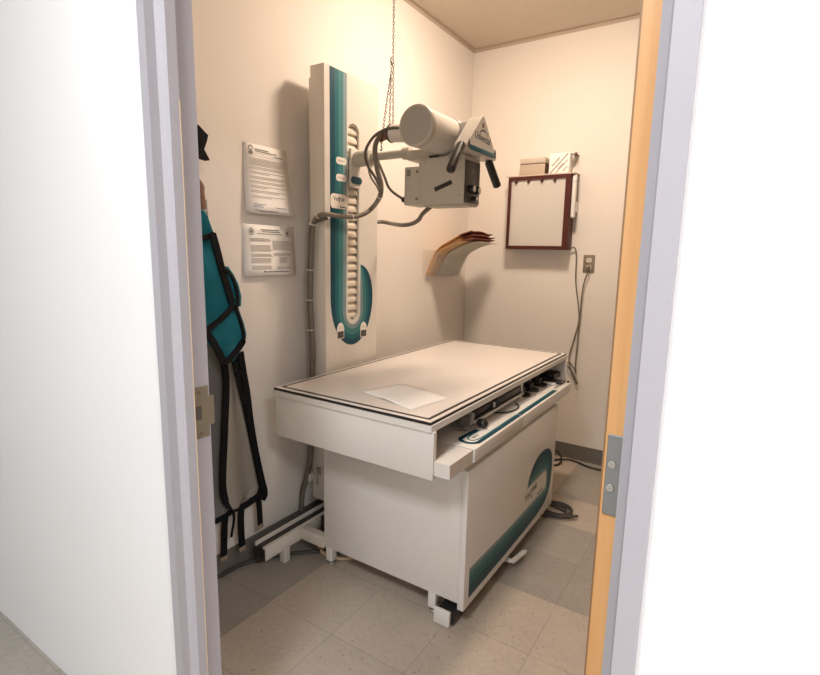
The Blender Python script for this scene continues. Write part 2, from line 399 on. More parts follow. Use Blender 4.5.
# the open door, edge on
DW = (-0.1400, -0.0955, 0.714, 1.600)
d = struct('door_1', bx(DW[0]+.0025, DW[1]-.0025, DW[2], DW[3], 0.012, 2.035), 'door')
d['label'] = 'oak wood door standing open, hinge edge facing the hall'
struct('veneer', bx(DW[0], DW[0]+.0025, DW[2], DW[3], 0.012, 2.035), 'doorface', d)
struct('veneer', bx(DW[1]-.0025, DW[1], DW[2], DW[3], 0.012, 2.035), 'doorface', d)
bm = newbm(); box(bm, -0.1345, -0.0905, DW[2]-.003, DW[2], 0.972, 1.088, bev=.001, seg=1)
hl = struct('hinge_leaf', bm, 'hinge', d)
for x, z in ((-.1262, 1.046), (-.1262, 1.012)):
    bm = newbm(); cyl(bm, (x, DW[2]-.003, z), (x, DW[2]-.0046, z), .0055, 20, bev=.0008)
    box(bm, x-.0036, x+.0036, DW[2]-.0049, DW[2]-.0046, z-.0007, z+.0007); box(bm, x-.0007, x+.0007, DW[2]-.0049, DW[2]-.0046, z-.0036, z+.0036)
    struct('screw', bm, 'screw', hl)
bm = newbm(); cyl(bm, (-.0850, DW[2]+.001, 0.972), (-.0850, DW[2]+.001, 1.088), .006, 12); struct('hinge_knuckle', bm, 'hinge', d)

# ------------------------------------------------------------------ lamps: room dome, hall ceiling light, added hall fill light
def fixture(name, c, sx, sy, label, col, power, m):
    e = empty(name, (c[0], c[1], ZC), label, 'ceiling light')
    z0 = ZC-.055
    part('housing', boxes((c[0]-sx/2-.015, c[0]+sx/2+.015, c[1]-sy/2-.015, c[1]+sy/2+.015, z0+.012, ZC), bev=.004), 'whiteplastic', e)
    M[m] = emit(m, col, 2.5)
    part('diffuser', bx(c[0]-sx/2, c[0]+sx/2, c[1]-sy/2, c[1]+sy/2, z0, z0+.012, bev=.004), m, e)
    ld = bpy.data.lights.new(name+'_bulb', 'AREA'); ld.shape = 'RECTANGLE'; ld.size = sx; ld.size_y = sy
    ld.color = col[:3]; ld.energy = power
    lo = bpy.data.objects.new(name+'_bulb', ld); COL.objects.link(lo); lo.location = (0, 0, -.06); lo.parent = e
    return e
lx, ly = -.86, 2.25
e = empty('ceiling_light', (lx, ly, ZC), 'round warm dome ceiling light above the examination table', 'ceiling light')
bm = newbm(); cyl(bm, (lx, ly, ZC-.022), (lx, ly, ZC), .155, 40, bev=.004); part('housing', bm, 'whiteplastic', e)
M['warm_diffuser'] = emit('warm_diffuser', (1.0, .79, .625, 1), 146)
bm = newbm(); axtube(bm, [(lx, ly, ZC-.022-.062*math.sin(math.radians(k))) for k in (0, 20, 40, 60, 75, 86)], [.14*math.cos(math.radians(k)) for k in (0, 20, 40, 60, 75, 86)], Vector((0, 0, -1)), 40); part('dome', bm, 'warm_diffuser', e)
fixture('ceiling_light', (-.56, -.45), .40, .60, 'cool white ceiling light in the hall straight before the doorway', (.93, .96, 1.0, 1), 38, 'cool_diffuser')
fixture('ceiling_light', (1.50, -.50), .40, .60, 'added cool fill light farther along the hall to the right', (.96, .97, 1.0, 1), 54, 'cool_diffuser')  # added to brighten the left wall, an unseen source
w = bpy.data.worlds.new('world'); sc.world = w; w.use_nodes = True
w.node_tree.nodes['Background'].inputs[0].default_value = (.9, .95, 1, 1); w.node_tree.nodes['Background'].inputs[1].default_value = .05

# ------------------------------------------------------------------ examination table
TX0, TX1, TY0, TY1 = -1.500, -0.785, 1.344, 2.800
BX0, BX1, BY0, BY1 = -1.386, -0.719, 1.500, 2.490
T = empty('xray_table', (-1.1, 2.05, 0), 'white steel radiography table with cream top and teal swoosh on its side panel', 'x-ray table')
bm = newbm(); box(bm, TX0+.002, TX1-.002, TY0+.002, TY1-.002, .7935, .8, bev=.0015, seg=1)
top = part('tabletop', bm, 'top', T)
def ring(x0, x1, y0_, y1_, w_): return [[(x0, y0_), (x1, y0_), (x1, y1_), (x0, y1_)], [(x0+w_, y0_+w_), (x1-w_, y0_+w_), (x1-w_, y1_-w_), (x0+w_, y1_-w_)]]
bm = newbm(); plate(bm, ring(TX0+.016, TX1-.016, TY0+.018, TY1-.018, .013), '+Z', (0, 0, .8), .0004)
part('inlay_line', bm, 'black', top, smooth=0)
bm = newbm(); plate(bm, ring(TX0, TX1, TY0, TY1, .010), '+Z', (0, 0, .789), .0045)
box(bm, TX0, TX0+.002, TY0, TY1, .7935, .7985); box(bm, TX1-.002, TX1, TY0, TY1, .7935, .7985)
box(bm, TX0+.002, TX1-.002, TY0, TY0+.002, .7935, .7985); box(bm, TX0+.002, TX1-.002, TY1-.002, TY1, .7935, .7985)
part('edge_gasket', bm, 'black', top, smooth=0)
bm = newbm(); plate(bm, ring(TX0-.006, TX1+.006, TY0-.006, TY1+.006, .05), '+Z', (0, 0, .767), .022)
rim = part('rim', bm, 'white', T, smooth=0)
md = rim.modifiers.new('bevel', 'BEVEL'); md.width = .003; md.segments = 2; md.limit_method = 'ANGLE'
EX = TX1+.012     # end panel right edge
part('end_panel', bx(TX0+.006, EX, TY0, TY0+.020, .605, .767, bev=.002), 'white', T)
part('end_panel', bx(TX0+.006, EX, TY1-.020, TY1, .605, .767, bev=.002), 'white', T)
part('rear_rail', bx(TX0+.006, TX0+.024, TY0+.020, TY1-.020, .605, .767), 'white', T)
part('bracket_plate', bx(TX0+.10, EX-.25, TY0+.012, TY0+.0185, .600, .605), 'white', T)
# inner crossbar under the top, above the cassette bay
part('bay_rail', boxes((-.845, -.815, TY0+.02, 2.235, .742, .767), (-.845, -.815, 2.205, 2.235, .674, .742)), 'white', T)
part('bay_shade_block', boxes((-1.470, -.93, TY0+.02, TY1-.02, .6725, .767)), 'dark', T)  # solid dark block standing in for the deep shade of the bay
# shelf
SZ0, SZ1, SX1 = .622, .672, -.709
part('control_shelf', boxes((BX0, SX1, 1.5165, 1.972, SZ0, SZ1), (BX0, SX1, 1.978, 2.662, SZ0, SZ1), bev=.0025), 'white', T)
part('end_drawer', boxes((EX+.0006, SX1-.006, 1.350, 1.512, SZ0, SZ1-.002), (-.926, EX+.0006, TY0+.0215, 1.512, SZ0+.02, SZ1-.002)), 'white', T)
part('cavity_shade_plate', bx(-.926, EX-.003, TY0+.0203, TY0+.0213, SZ1+.001, .7665), 'dark', T)  # dark sheet over the white end panel, painting the dimness inside
# teal outline on the shelf
tl = [(-.792, 1.70), (-.797, 1.62)] + [(-.765+.034*math.cos(math.radians(a)), 1.588+.030*math.sin(math.radians(a))) for a in (170, 195, 220, 245, 270, 295, 320, 345)] + [(-.728, 1.62), (-.727, 1.971)]
bm = newbm(); ribbon(bm, [(x, y, SZ1) for x, y in smooth_path([(p[0], p[1], 0) for p in tl], 4) for x, y in [(x, y)]] if False else [(q.x, q.y, SZ1+.0002) for q in smooth_path([(a, b_, 0) for a, b_ in tl], 4)], .017, .0008, (0, 0, 1))
ribbon(bm, [(-.727, 1.979, SZ1+.0002), (-.727, 2.46, SZ1+.0002)], .017, .0008, (0, 0, 1))
part('teal_outline', bm, 't1', T, smooth=0, label='teal outline on the control shelf')
bm = newbm(); ribbon(bm, [(q.x*1, q.y, SZ1+.0002) for q in smooth_path([(-.781, 1.70, 0), (-.783, 1.63, 0), (-.777, 1.598, 0), (-.765, 1.588, 0), (-.750, 1.594, 0), (-.741, 1.63, 0), (-.7395, 1.70, 0)], 5)], .006, .0007, (0, 0, 1))
ribbon(bm, [(-.7395, 1.70, SZ1+.0002), (-.7395, 1.971, SZ1+.0002)], .006, .0007, (0, 0, 1)); ribbon(bm, [(-.7395, 1.979, SZ1+.0002), (-.7395, 2.46, SZ1+.0002)], .006, .0007, (0, 0, 1))
part('pale_teal_line', bm, 't3', T, smooth=0)
bm = newbm()
for yy in (1.615, 1.628, 1.645): box(bm, -.772, -.758, yy, yy+.006, SZ1, SZ1+.0006)
part('shelf_print', bm, 'ink', T, smooth=0); bm = newbm()
for yy in (2.50, 2.53, 2.56): box(bm, -.752, -.735, yy, yy+.014, SZ1, SZ1+.0006)
part('shelf_print', bm, 'ink', T, smooth=0)
# cassette tray
tr = part('cassette_tray', boxes((-.928, -.800, 1.70, 2.205, .694, .700), (-.806, -.798, 1.70, 2.205, .700, .708), (-.928, -.806, 1.70, 1.705, .700, .735), (-.928, -.806, 2.20, 2.205, .700, .735), bev=.001), 'steel', T)
bm = newbm(); box(bm, -.928, -.812, 1.712, 1.905, .7005, .735, bev=.008); part('cassette', bm, 'black', tr)
bm = newbm(); box(bm, -.928, -.808, 1.915, 2.195, .7005, .739, bev=.008); part('cassette', bm, 'black', tr)
bm = newbm(); box(bm, -.811, -.802, 1.880, 1.895, .712, .733, bev=.002); part('cassette_clip', bm, 'steel', tr)
bm = newbm(); box(bm, -.850, -.806, 1.672, 1.675, .684, .722); box(bm, -.850, -.806, 1.640, 1.675, .684, .687); box(bm, -.809, -.806, 1.675, 1.700, .690, .728); cyl(bm, (-.82, 1.655, .687), (-.82, 1.655, .691), .005, 10); part('tray_bracket', bm, 'steel', tr)
bm = newbm(); ball(bm, Vector((-.782, 1.735, .690)), .0195); cyl(bm, (-.806, 1.735, .695), (-.795, 1.735, .694), .012, 16); part('ball_knob', bm, 'grip', tr)
bm = newbm(); tube(bm, smooth_path([(-.83, 1.93, .674), (-.775, 1.97, .677), (-.765, 2.06, .677), (-.80, 2.12, .676)], 6), .0035, 6); part('tray_lead', bm, 'black', tr)
# three black locking pegs hanging in the bay + dark cassette beyond
for yy in (2.262, 2.375, 2.50):
    bm = newbm(); box(bm, -.858, -.818, yy-.022, yy+.022, .680, .712, bev=.004); cyl(bm, (-.825, yy+.012, .6725), (-.825, yy+.012, .681), .036, 24, bev=.003)
    part('lock_knob', bm, 'black', T, label='black knob in the open shelf bay')
part('lock_bar', bx(-.905, -.875, 2.236, 2.775, .690, .767), 'panel', T)
bm = newbm(); box(bm, -.822, -.757, 2.545, 2.560, .6722, .686, bev=.004); part('white_clip', bm, 'whiteplastic', T, label='pale plastic clip on the shelf')
bm = newbm(); box(bm, -.928, -.735, 2.585, 2.655, .6724, .684, bev=.003); part('wire_tray', bm, 'black', T)
bm = newbm(); box(bm, -.928, -.80, 2.662, 2.775, .672, .702, bev=.003); part('cassette_slot', bm, 'black', T)
bm = newbm(); ball(bm, Vector((-.722, 2.652, .678)), .007, 10); part('stop_button', bm, 'black', T)

# pedestal body
part('pedestal', bx(BX0, -.746, BY0, BY1-.004, .085, SZ0-.0005, bev=.002), 'white', T)
sp_ = part('side_panel', bx(-.745, BX1, BY0-.004, BY1, .064, .596, bev=.003), 'white', T)
def bands(O, I, cuts, mats, ax, o, parent, names):
    n = len(O)
    for k in range(len(cuts)-1):
        a, c = cuts[k], cuts[k+1]
        P = [(O[i][0]+(I[i][0]-O[i][0])*a, O[i][1]+(I[i][1]-O[i][1])*a) for i in range(n)]
        Q = [(O[i][0]+(I[i][0]-O[i][0])*c, O[i][1]+(I[i][1]-O[i][1])*c) for i in range(n)]
        bm = newbm(); plate(bm, [P+Q[::-1]], ax, o, .0006)
        part(names[k], bm, mats[k], parent, smooth=0)
def interp(poly, n):
    P = [Vector((a, b_, 0)) for a, b_ in poly]; P = smooth_path(P, 6)
    ln = [0]
    for a, b_ in zip(P, P[1:]): ln.append(ln[-1]+(b_-a).length)
    out = []; j = 0
    for i in range(n):
        s = ln[-1]*i/(n-1)
        while j < len(ln)-2 and ln[j+1] < s: j += 1
        t = (s-ln[j])/max(1e-9, ln[j+1]-ln[j]); q = P[j]+(P[j+1]-P[j])*min(1, t); out.append((q.x, q.y))
    return out
sc_ = .982
def bs(L): return [(a*sc_, CH-(CH-b_)*sc_) for a, b_ in L]
O = bs([(1.562, .075), (1.9, .073), (2.15, .075), (2.30, .082), (2.42, .105), (2.478, .160), (2.495, .25), (2.485, .33), (2.44, .372), (2.385, .392), (2.32, .395), (2.256, .386), (2.205, .362), (2.165, .325), (2.141, .276)])
I = bs([(1.562, .194), (1.9, .181), (2.15, .178), (2.30, .178), (2.395, .178), (2.412, .188), (2.416, .22), (2.412, .25), (2.404, .268), (2.38, .276), (2.33, .277), (2.28, .277), (2.22, .277), (2.17, .277), (2.143, .276)])
def piece(A, seg): # piecewise smooth between matching knots
    out = []
    P = smooth_path([Vector((a, b_, 0)) for a, b_ in A], seg); return [(q.x, q.y) for q in P]
bands(piece(O, 6), piece(I, 6), (0, .40, .68, .86, 1.0), ('t1', 't2', 't3', 't4'), '+X', (BX1, 0, 0), sp_, ('swoosh_band',)*4)
bm = newbm(); text(bm, 'Vet', '+X', (BX1, 2.112, CH-(CH-.236)*sc_), .052, rot=0.08, shear=.2); text(bm, 'T', '+X', (BX1, 2.162, CH-(CH-.228)*sc_), .066, rot=0.08, shear=.25); text(bm, 'ek', '+X', (BX1, 2.208, CH-(CH-.246)*sc_), .052, rot=0.08, shear=.2)
box(bm, BX1, BX1+.0006, 2.245, 2.325, .208, .214)
part('logo_lettering', bm, 'ink', sp_, smooth=0)
# legs
for x, y in ((-.852, 1.516), (-1.364, 1.520), (-.852, 2.44), (-1.364, 2.44)):
    lg = part('leg', bx(x-.0165, x+.0165, y-.0165, y+.0165, .022, .0855, bev=.002), 'white', T)
    bm = newbm(); cyl(bm, (x, y, .001), (x, y, .014), .017, 16, bev=.003); cyl(bm, (x, y, .014), (x, y, .0225), .006, 10); part('levelling_foot', bm, 'steel', lg)
# foot rail under the near right corner + bent pedal
fb = part('foot_rail', bx(-.812, -.748, 1.478, 2.30, .012, .058, bev=.002), 'black', T)
bm = newbm(); box(bm, -.822, -.757, 1.462, 1.478, .003, .062, bev=.004); part('foot_rail_cap', bm, 'white', fb, label='white end cap')
bm = newbm(); P = [onZ(x, y, .045) for x, y in ((507, 557), (512.5, 560.5), (526.5, 550.5))]
pz = [(-.752, 1.925), (-.700, 1.925), (-.655, 1.975), (-.655, 2.045), (-.700, 2.09), (-.752, 2.09)]
p0 = onZ(507.5, 556.5, .045); p1 = onZ(513, 560.5, .045); p2 = onZ(526, 550.5, .045)
ribbon(bm, [(p0.x-.06, p0.y-.035, .038), (p1.x-.006, p1.y-.002, .038), (p1.x-.002, p1.y+.003, .038), (p2.x-.006, p2.y, .038)], .020, .005, (0, 0, 1))
pd = part('foot_pedal', bm, 'white', T)
bm = newbm()
ribbon(bm, [(p0.x-.02, p0.y-.012, .031), (p1.x, p1.y, .031)], .004, .018, (0, 0, 1)); ribbon(bm, [(p1.x+.001, p1.y, .031), (p2.x+.001, p2.y, .031)], .004, .018, (0, 0, 1))
part('pedal_lip', bm, 'white', pd)
# floor rail for the tube column
RX0, RX1 = -1.588, -1.522
rl = part('floor_rail', boxes((RX0, RX0+.010, 1.300, 2.62, .070, .136), (RX1-.018, RX1, 1.300, 2.62, .070, .128), (RX0+.010, RX1-.018, 1.300, 2.62, .070, .100), bev=.0015), 'fascia', T)
part('rail_channel', bx(RX0+.0105, RX1-.0185, 1.301, 2.60, .1005, .122), 'railslot', rl)
bm = newbm(); box(bm, RX0+.004, RX1-.004, 1.291, 1.300, .070, .120, bev=.003); box(bm, RX0-.003, RX0+.010, 1.292, 1.2995, .090, .106, bev=.003); part('rail_end_cap', bm, 'black', rl)
for yy in (1.418, 2.45):
    bm = newbm(); box(bm, RX1-.034, RX1-.002, yy-.016, yy+.016, .004, .0705, bev=.002); part('rail_leg', bm, 'fascia', rl)
for y_ in (1.492, 2.392): part('cross_bar', bx(RX1, BX0, y_, y_+.038, .078, .128, bev=.002), 'fascia', T)
part('linkage_box', bx(RX1+.004, BX0-.012, 1.62, 1.80, .02, .13, bev=.004), 'dark', T)

# ------------------------------------------------------------------ column
CX0, CX1, CY0, CY1, CZ0, CZ1 = -1.606, -1.528, 1.673, 2.045, .172, 2.088
K = empty('tube_column', (-1.567, 1.86, .142), 'tall cream tube stand column with teal stripe and bellows slot by left wall', 'x-ray column')
part('housing', boxes((CX0, CX1-.014, CY0, CY0+.012, CZ0, CZ1), (CX0, CX1-.014, CY1-.012, CY1, CZ0, CZ1), (CX0, CX0+.010, CY0+.012, CY1-.012, CZ0, CZ1), (CX0+.01, CX1-.014, CY0+.012, CY1-.012, CZ1-.01, CZ1), bev=.0015), 'fascia', K)
part('back_rail', bx(CX0-.012, CX0, CY0+.004, CY1-.004, CZ0, CZ1-.045), 'fascia', K)
S0, S1, SB, ST = 1.824, 1.903, 1.012, 1.890
sr = (S1-S0)/2; scy = (S0+S1)/2
slot = ell(scy, ST-sr, sr, sr, 0, 180, 14)+ell(scy, SB+sr, sr, sr, 180, 360, 14)
bm = newbm(); plate(bm, [[(CY0, CZ0), (CY1, CZ0), (CY1, CZ1), (CY0, CZ1)], slot], '+X', (CX1-.0135, 0, 0), .0135)
fs = part('fascia', bm, 'fascia', K, smooth=30)
bm = newbm(); box(bm, CX1-.0135, CX1+.0004, CY0+.0285, CY0+.0295, CZ0+.02, CZ1); part('trim_line', bm, 'label', fs)
# bellows
bm = newbm(); zz = .98; pit = .0375
while zz < 1.91:
    pr = [(CX1-.022, zz), (CX1-.010, zz+.005), (CX1-.010, zz+.017), (CX1-.022, zz+pit-.0005)]
    a = [bm.verts.new((x, S0+.001, z)) for x, z in pr]; c = [bm.verts.new((x, S1-.001, z)) for x, z in pr]
    for i in range(3): bm.faces.new((a[i], a[i+1], c[i+1], c[i]))
    bm.faces.new((a[3], a[0], c[0], c[3])); bm.faces.new(a[::-1]); bm.faces.new(c)
    zz += pit
part('bellows', bm, 'bellow', K, smooth=0)
# teal graphics
O = [(1.706, CZ1-.003), (1.706, 1.8), (1.706, 1.5), (1.706, 1.2)]+ell(1.8585, 1.12, .1525, .225, 180, 360, 22)+ell(1.913, 1.12, .098, .150, 4, 88, 8)
I = [(1.816, CZ1-.003), (1.816, 1.8), (1.816, 1.5), (1.814, 1.2)]+ell(scy, 1.052, .0525, .060, 180, 360, 22)+[(1.9160, 1.052+.22*k/8) for k in range(9)]
bands(O, I, (0, .28, .50, .78, 1.0), ('t1', 't2', 't3', 't4'), '+X', (CX1, 0, 0), fs, ('teal_stripe',)*4)
# labels
for z in (1.718, 1.647):
    bm = newbm(); plate(bm, [rrect(1.744, 1.812, z-.015, z+.015, .014)], '+X', (CX1+.0006, 0, 0), .001); lb = part('label', bm, 'label', K, label='small oval cream label on the teal stripe')
    bm = newbm()
    for k in range(6): box(bm, CX1+.0016, CX1+.0020, 1.7555+k*.0075, 1.761+k*.0075, z-.004, z+.004)
    part('lettering', bm, 'print', lb, smooth=0)
bm = newbm(); plate(bm, [rrect(1.707, 1.815, 1.514, 1.577, .020)], '+X', (CX1+.0006, 0, 0), .001); lb = part('logo_label', bm, 'label', K, label='rounded cream logo label on the teal stripe')
bm = newbm(); text(bm, 'Vet', '+X', (CX1+.0016, 1.744, 1.555), .027); text(bm, 'T', '+X', (CX1+.0016, 1.7655, 1.550), .034); text(bm, 'ek', '+X', (CX1+.0016, 1.787, 1.555), .027); box(bm, CX1+.0016, CX1+.002, 1.768, 1.805, 1.520, 1.5245)
part('lettering', bm, 'ink', lb, smooth=0)
for yc, zc in ((1.771, .970), (1.940, .958)):
    bm = newbm(); plate(bm, [ell(yc, zc+.004, .0245, .034, 0, 180, 12)+[(yc-.0245, zc-.036), (yc+.0245, zc-.036)]], '+X', (CX1+.0006, 0, 0), .0012); wl = part('indicator_window', bm, 'label', K, label='arched cream indicator window with dark slot')
    part('dark_slot', bx(CX1+.0018, CX1+.0022, yc-.021, yc+.021, zc-.033, zc-.002), 'panel', wl)
    bm = newbm(); box(bm, CX1+.0018, CX1+.0022, yc-.010, yc+.010, zc+.012, zc+.016); part('lettering', bm, 'print', wl)
# lower lock and feet on the rail
bm = newbm(); box(bm, -1.580, -1.560, CY0-.012, CY0, .300, .335, bev=.002); cyl(bm, (-1.570, CY0-.017, .255), (-1.570, CY0-.017, .335), .004, 8); part('lock_lever', bm, 'steel', K)
bm = newbm(); box(bm, -1.625, -1.607, CY0-.03, CY0+.02, .26, .30, bev=.002); part('cable_bracket', bm, 'fascia', K)
bm = newbm(); box(bm, -1.574, -1.544, 1.70, 1.74, .122, .1725, bev=.003); box(bm, -1.574, -1.544, 1.98, 2.02, .122, .1725, bev=.003); part('roller', bm, 'steel', K)

# ------------------------------------------------------------------ tube head on its arm
AY, AZ = 1.868, 1.738
Hd = empty('xray_tube_head', (-1.05, AY, 1.52), 'beige tube housing and collimator box with black grips on column arm', 'x-ray tube')
bm = newbm(); box(bm, CX1+.001, CX1+.016, S0+.003, S1-.003, 1.612, 1.780, bev=.004); cr = part('carriage_plate', bm, 'fascia', Hd)
bm = newbm(); plate(bm, [rrect(1.826, 1.897, 1.630, 1.660, .0145)], '+X', (CX1+.016, 0, 0), .006); part('pointer', bm, 't1', cr, label='teal pointer on the carriage')
bm = newbm(); cyl(bm, (CX1+.016, AY, AZ), (-1.425, AY, AZ), .034, 28, bev=.004)
for a in (-30, 30, 200): cyl(bm, (-1.445, AY+.032*math.cos(math.radians(a-90)), AZ+.032*math.sin(math.radians(a-90))), (-1.445, AY+.041*math.cos(math.radians(a-90)), AZ+.041*math.sin(math.radians(a-90))), .005, 8)
part('arm_boss', bm, 'beige', Hd)
bm = newbm(); cyl(bm, (-1.425, AY, AZ+.003), (-1.235, AY, AZ+.003), .0175, 24); part('arm', bm, 'beige', Hd)
bm = newbm(); cyl(bm, (-1.262, AY, AZ+.003), (-1.222, AY, AZ+.003), .025, 24, bev=.004); part('arm_flange', bm, 'beige', Hd)
TXc, TZc, R1, R2 = -1.05, 1.782, .072, .058
bm = newbm(); box(bm, -1.222, -.925, 1.832, 1.925, 1.7045, 1.745, bev=.006); part('yoke', bm, 'beige', Hd)
th = None
bm = newbm(); cyl(bm, (TXc, 1.655, TZc), (TXc, 1.868, TZc), R1, 48); th = part('tube_housing', bm, 'fascia', Hd)
bm = newbm(); cyl(bm, (TXc, 1.628, TZc), (TXc, 1.658, TZc), R1+.0015, 48, bev=.006); part('end_cap', bm, 'beige', th)
bm = newbm(); cyl(bm, (TXc, 1.6272, TZc), (TXc, 1.6279, TZc), R1-.0065, 48); part('cap_face', bm, 'cap', th, label='round cap face greyed for shade')
bm = newbm(); cyl(bm, (TXc, 1.866, TZc), (TXc, 1.880, TZc), R1+.004, 48, bev=.003); part('tube_band', bm, 'fascia', th)
bm = newbm(); cyl(bm, (TXc, 1.8600, TZc), (TXc, 1.8652, TZc), R1+.0008, 48); part('band_seam', bm, 'tape', th)
bm = newbm(); cyl(bm, (TXc, 1.880, TZc), (TXc, 2.09, TZc), R2, 48); cyl(bm, (TXc, 1.950, TZc), (TXc, 1.962, TZc), R2+.004, 48, bev=.002); cyl(bm, (TXc, 2.09, TZc), (TXc, 2.115, TZc), R2+.002, 48, bev=.008); part('tube_rear', bm, 'fascia', th)
bm = newbm(); cyl(bm, (-1.247, 1.762, 1.800), (TXc-.05, 1.762, 1.786), .0335, 28, bev=.003); part('cable_horn', bm, 'fascia', th)
bm = newbm(); cyl(bm, (-1.254, 1.762, 1.8005), (-1.245, 1.762, 1.800), .0365, 28, bev=.003); part('horn_collar', bm, 'panel', th)
# collimator
QX0, QX1, QY0, QY1, QZ0, QZ1 = -1.140, -.935, 1.800, 1.932, 1.521, 1.700
cb = part('collimator', boxes((QX0, QX1, QY0, QY1, QZ0, QZ1), bev=.002), 'beige', Hd)
bm = newbm(); cyl(bm, (TXc, AY, QZ1), (TXc, AY, 1.7045), .055, 32); part('mount_ring', bm, 'cap', Hd)
bm = newbm(); tube(bm, [(-1.095, QY0+.006, 1.7055), (-1.055, QY0+.006, 1.7035)], .005, 8); part('latch', bm, 'black', cb)
part('side_cover', bx(-1.209, QX0-.0006, QY0+.001, QY1-.012, QZ0+.001, 1.672, bev=.002), 'beige', Hd)
bm = newbm()
for i in range(3):
    for j in range(4): box(bm, -1.198+i*.0065, -1.193+i*.0065, QY0+.0003, QY0+.0013, 1.636+j*.0065, 1.6405+j*.0065)
part('vent_grille', bm, 'panel', cb)
for z in (1.545, 1.652):
    bm = newbm(); cyl(bm, (-1.148, QY0+.001, z), (-1.148, QY0-.0015, z), .005, 12); part('screw', bm, 'tape', cb)
for x, z in ((-.955, 1.553), (-.952, 1.652), (-1.112, 1.686), (-1.00, 1.692)):
    bm = newbm(); cyl(bm, (x, QY0, z), (x, QY0-.001, z), .0026, 10); part('screw', bm, 'tape', cb)
bm = newbm(); plate(bm, [[(-.040, -.0085), (.040, -.0085), (.040, .0085), (-.040, .0085)]], '-Y', (-1.026, QY0, 1.590), .001, rot=.33)
part('warning_strip', bm, 'black', cb, label='black strip stuck at a slant')
part('control_panel', bx(QX1, QX1+.003, QY0+.003, QY1-.003, QZ0+.004, QZ1-.016, bev=.001), 'panel', cb, label='charcoal control panel')
bm = newbm()
for yc in (1.838, 1.885):
    plate(bm, [ell(yc, 1.592, .0185, .0185), ell(yc, 1.592, .0175, .0175)], '+X', (QX1+.003, 0, 0), .0004)
for z in (1.640, 1.648): box(bm, QX1+.003, QX1+.0034, 1.852, 1.874, z, z+.0035)
for z in (1.531, 1.536): box(bm, QX1+.003, QX1+.0034, 1.809, 1.822, z, z+.002)
part('panel_print', bm, 'panelmark', cb, smooth=0)
for yc, zc, r in ((1.842, 1.578, .0145), (1.888, 1.576, .0145), (1.868, 1.543, .009)):
    bm = newbm(); cyl(bm, (QX1+.003, yc, zc), (QX1+.024, yc, zc), r, 24, bev=.002); kn = part('knob', bm, 'black', Hd)
    bm = newbm(); cyl(bm, (QX1+.024, yc, zc), (QX1+.0252, yc, zc), r*.78, 24); part('knob_cap', bm, 'whiteplastic' if r < .01 else 'steel', kn)
bm = newbm()
for x in (-1.10, -1.06, -1.0): cyl(bm, (x, QY1-.02, QZ0-.004), (x, QY1-.02, QZ0), .005, 10)
box(bm, QX0+.01, QX1-.004, QY0+.03, QY1-.002, QZ0-.0045, QZ0-.0005); part('filter_rails', bm, 'beige', cb)
bm = newbm(); cyl(bm, (-1.236, 1.830, 1.548), (-1.2045, 1.830, 1.548), .0115, 14, bev=.002); cyl(bm, (-1.224, 1.830, 1.548), (-1.214, 1.830, 1.548), .0145, 14); part('cable_plug', bm, 'black', cb)
# handle plate
PX1 = -.900; PX0 = PX1-.055
tri = []
for (yy, zz, r, a0, a1) in ((1.757, 1.722, .012, 135, 270), (1.996, 1.715, .012, 270, 405), (1.874, 1.828, .020, 30, 150)):
    for k in range(9):
        a = math.radians(a0+(a1-a0)*k/8); tri.append((yy+r*math.cos(a)*.9, zz+r*math.sin(a)))
bm = newbm(); plate(bm, [tri], '+X', (PX0, 0, 0), PX1-PX0)
hp = part('handle_plate', bm, 'fascia', Hd, smooth=30)
md = hp.modifiers.new('bevel', 'BEVEL'); md.width = .004; md.segments = 2; md.limit_method = 'ANGLE'; md.angle_limit = math.radians(50)
part('neck', bx(-1.02, PX0, 1.845, 1.905, 1.745, 1.83, bev=.004), 'fascia', Hd)
bm = newbm(); box(bm, PX1, PX1+.003, 1.770, 1.983, 1.711, 1.7285, bev=.001); part('teal_bar', bm, 't2', hp, label='teal bar')
bm = newbm(); text(bm, 'Universal', '+X', (PX1, 1.874, 1.768), .040, shear=.12, rot=-.04, sx=.92); part('lettering', bm, 'navy', hp, smooth=0)
bm = newbm(); A = ell(1.882, 1.778, .036, .022, 10, 175, 16); B = ell(1.884, 1.777, .036, .0175, 10, 175, 16); plate(bm, [A+B[::-1]], '+X', (PX1, 0, 0), .0006); part('arc_mark', bm, 'navy', hp, smooth=0)
bm = newbm(); box(bm, PX1, PX1+.002, 1.868, 1.879, 1.806, 1.823, bev=.001); part('indicator', bm, 'tape', hp)
for y0_, y1_ in ((1.760, 0), (1.992, 0)):
    bm = newbm(); plate(bm, [[(y0_-.006, 1.714), (y0_+.006, 1.714), (y0_+.007, 1.732), (y0_, 1.747), (y0_-.007, 1.732)]], '+X', (PX1, 0, 0), .0022); part('corner_clip', bm, 'black', hp)
for (a, b_, c, d_) in ((1.745, 1.728, 1.632, 1.614), (1.976, 1.706, 2.047, 1.606)):
    bm = newbm(); p0 = Vector((-.922, a, b_)); p1 = Vector((-.905, c, d_)); dd = (p1-p0)
    pts = [p0+dd*t for t in (0, .05, .08, .5, .92, .96, .985, 1.0)]; tube(bm, pts, [.012, .012, .0165, .0170, .0170, .0155, .011, .003], 20)
    part('hand_grip', bm, 'grip', Hd, label='black hand grip')

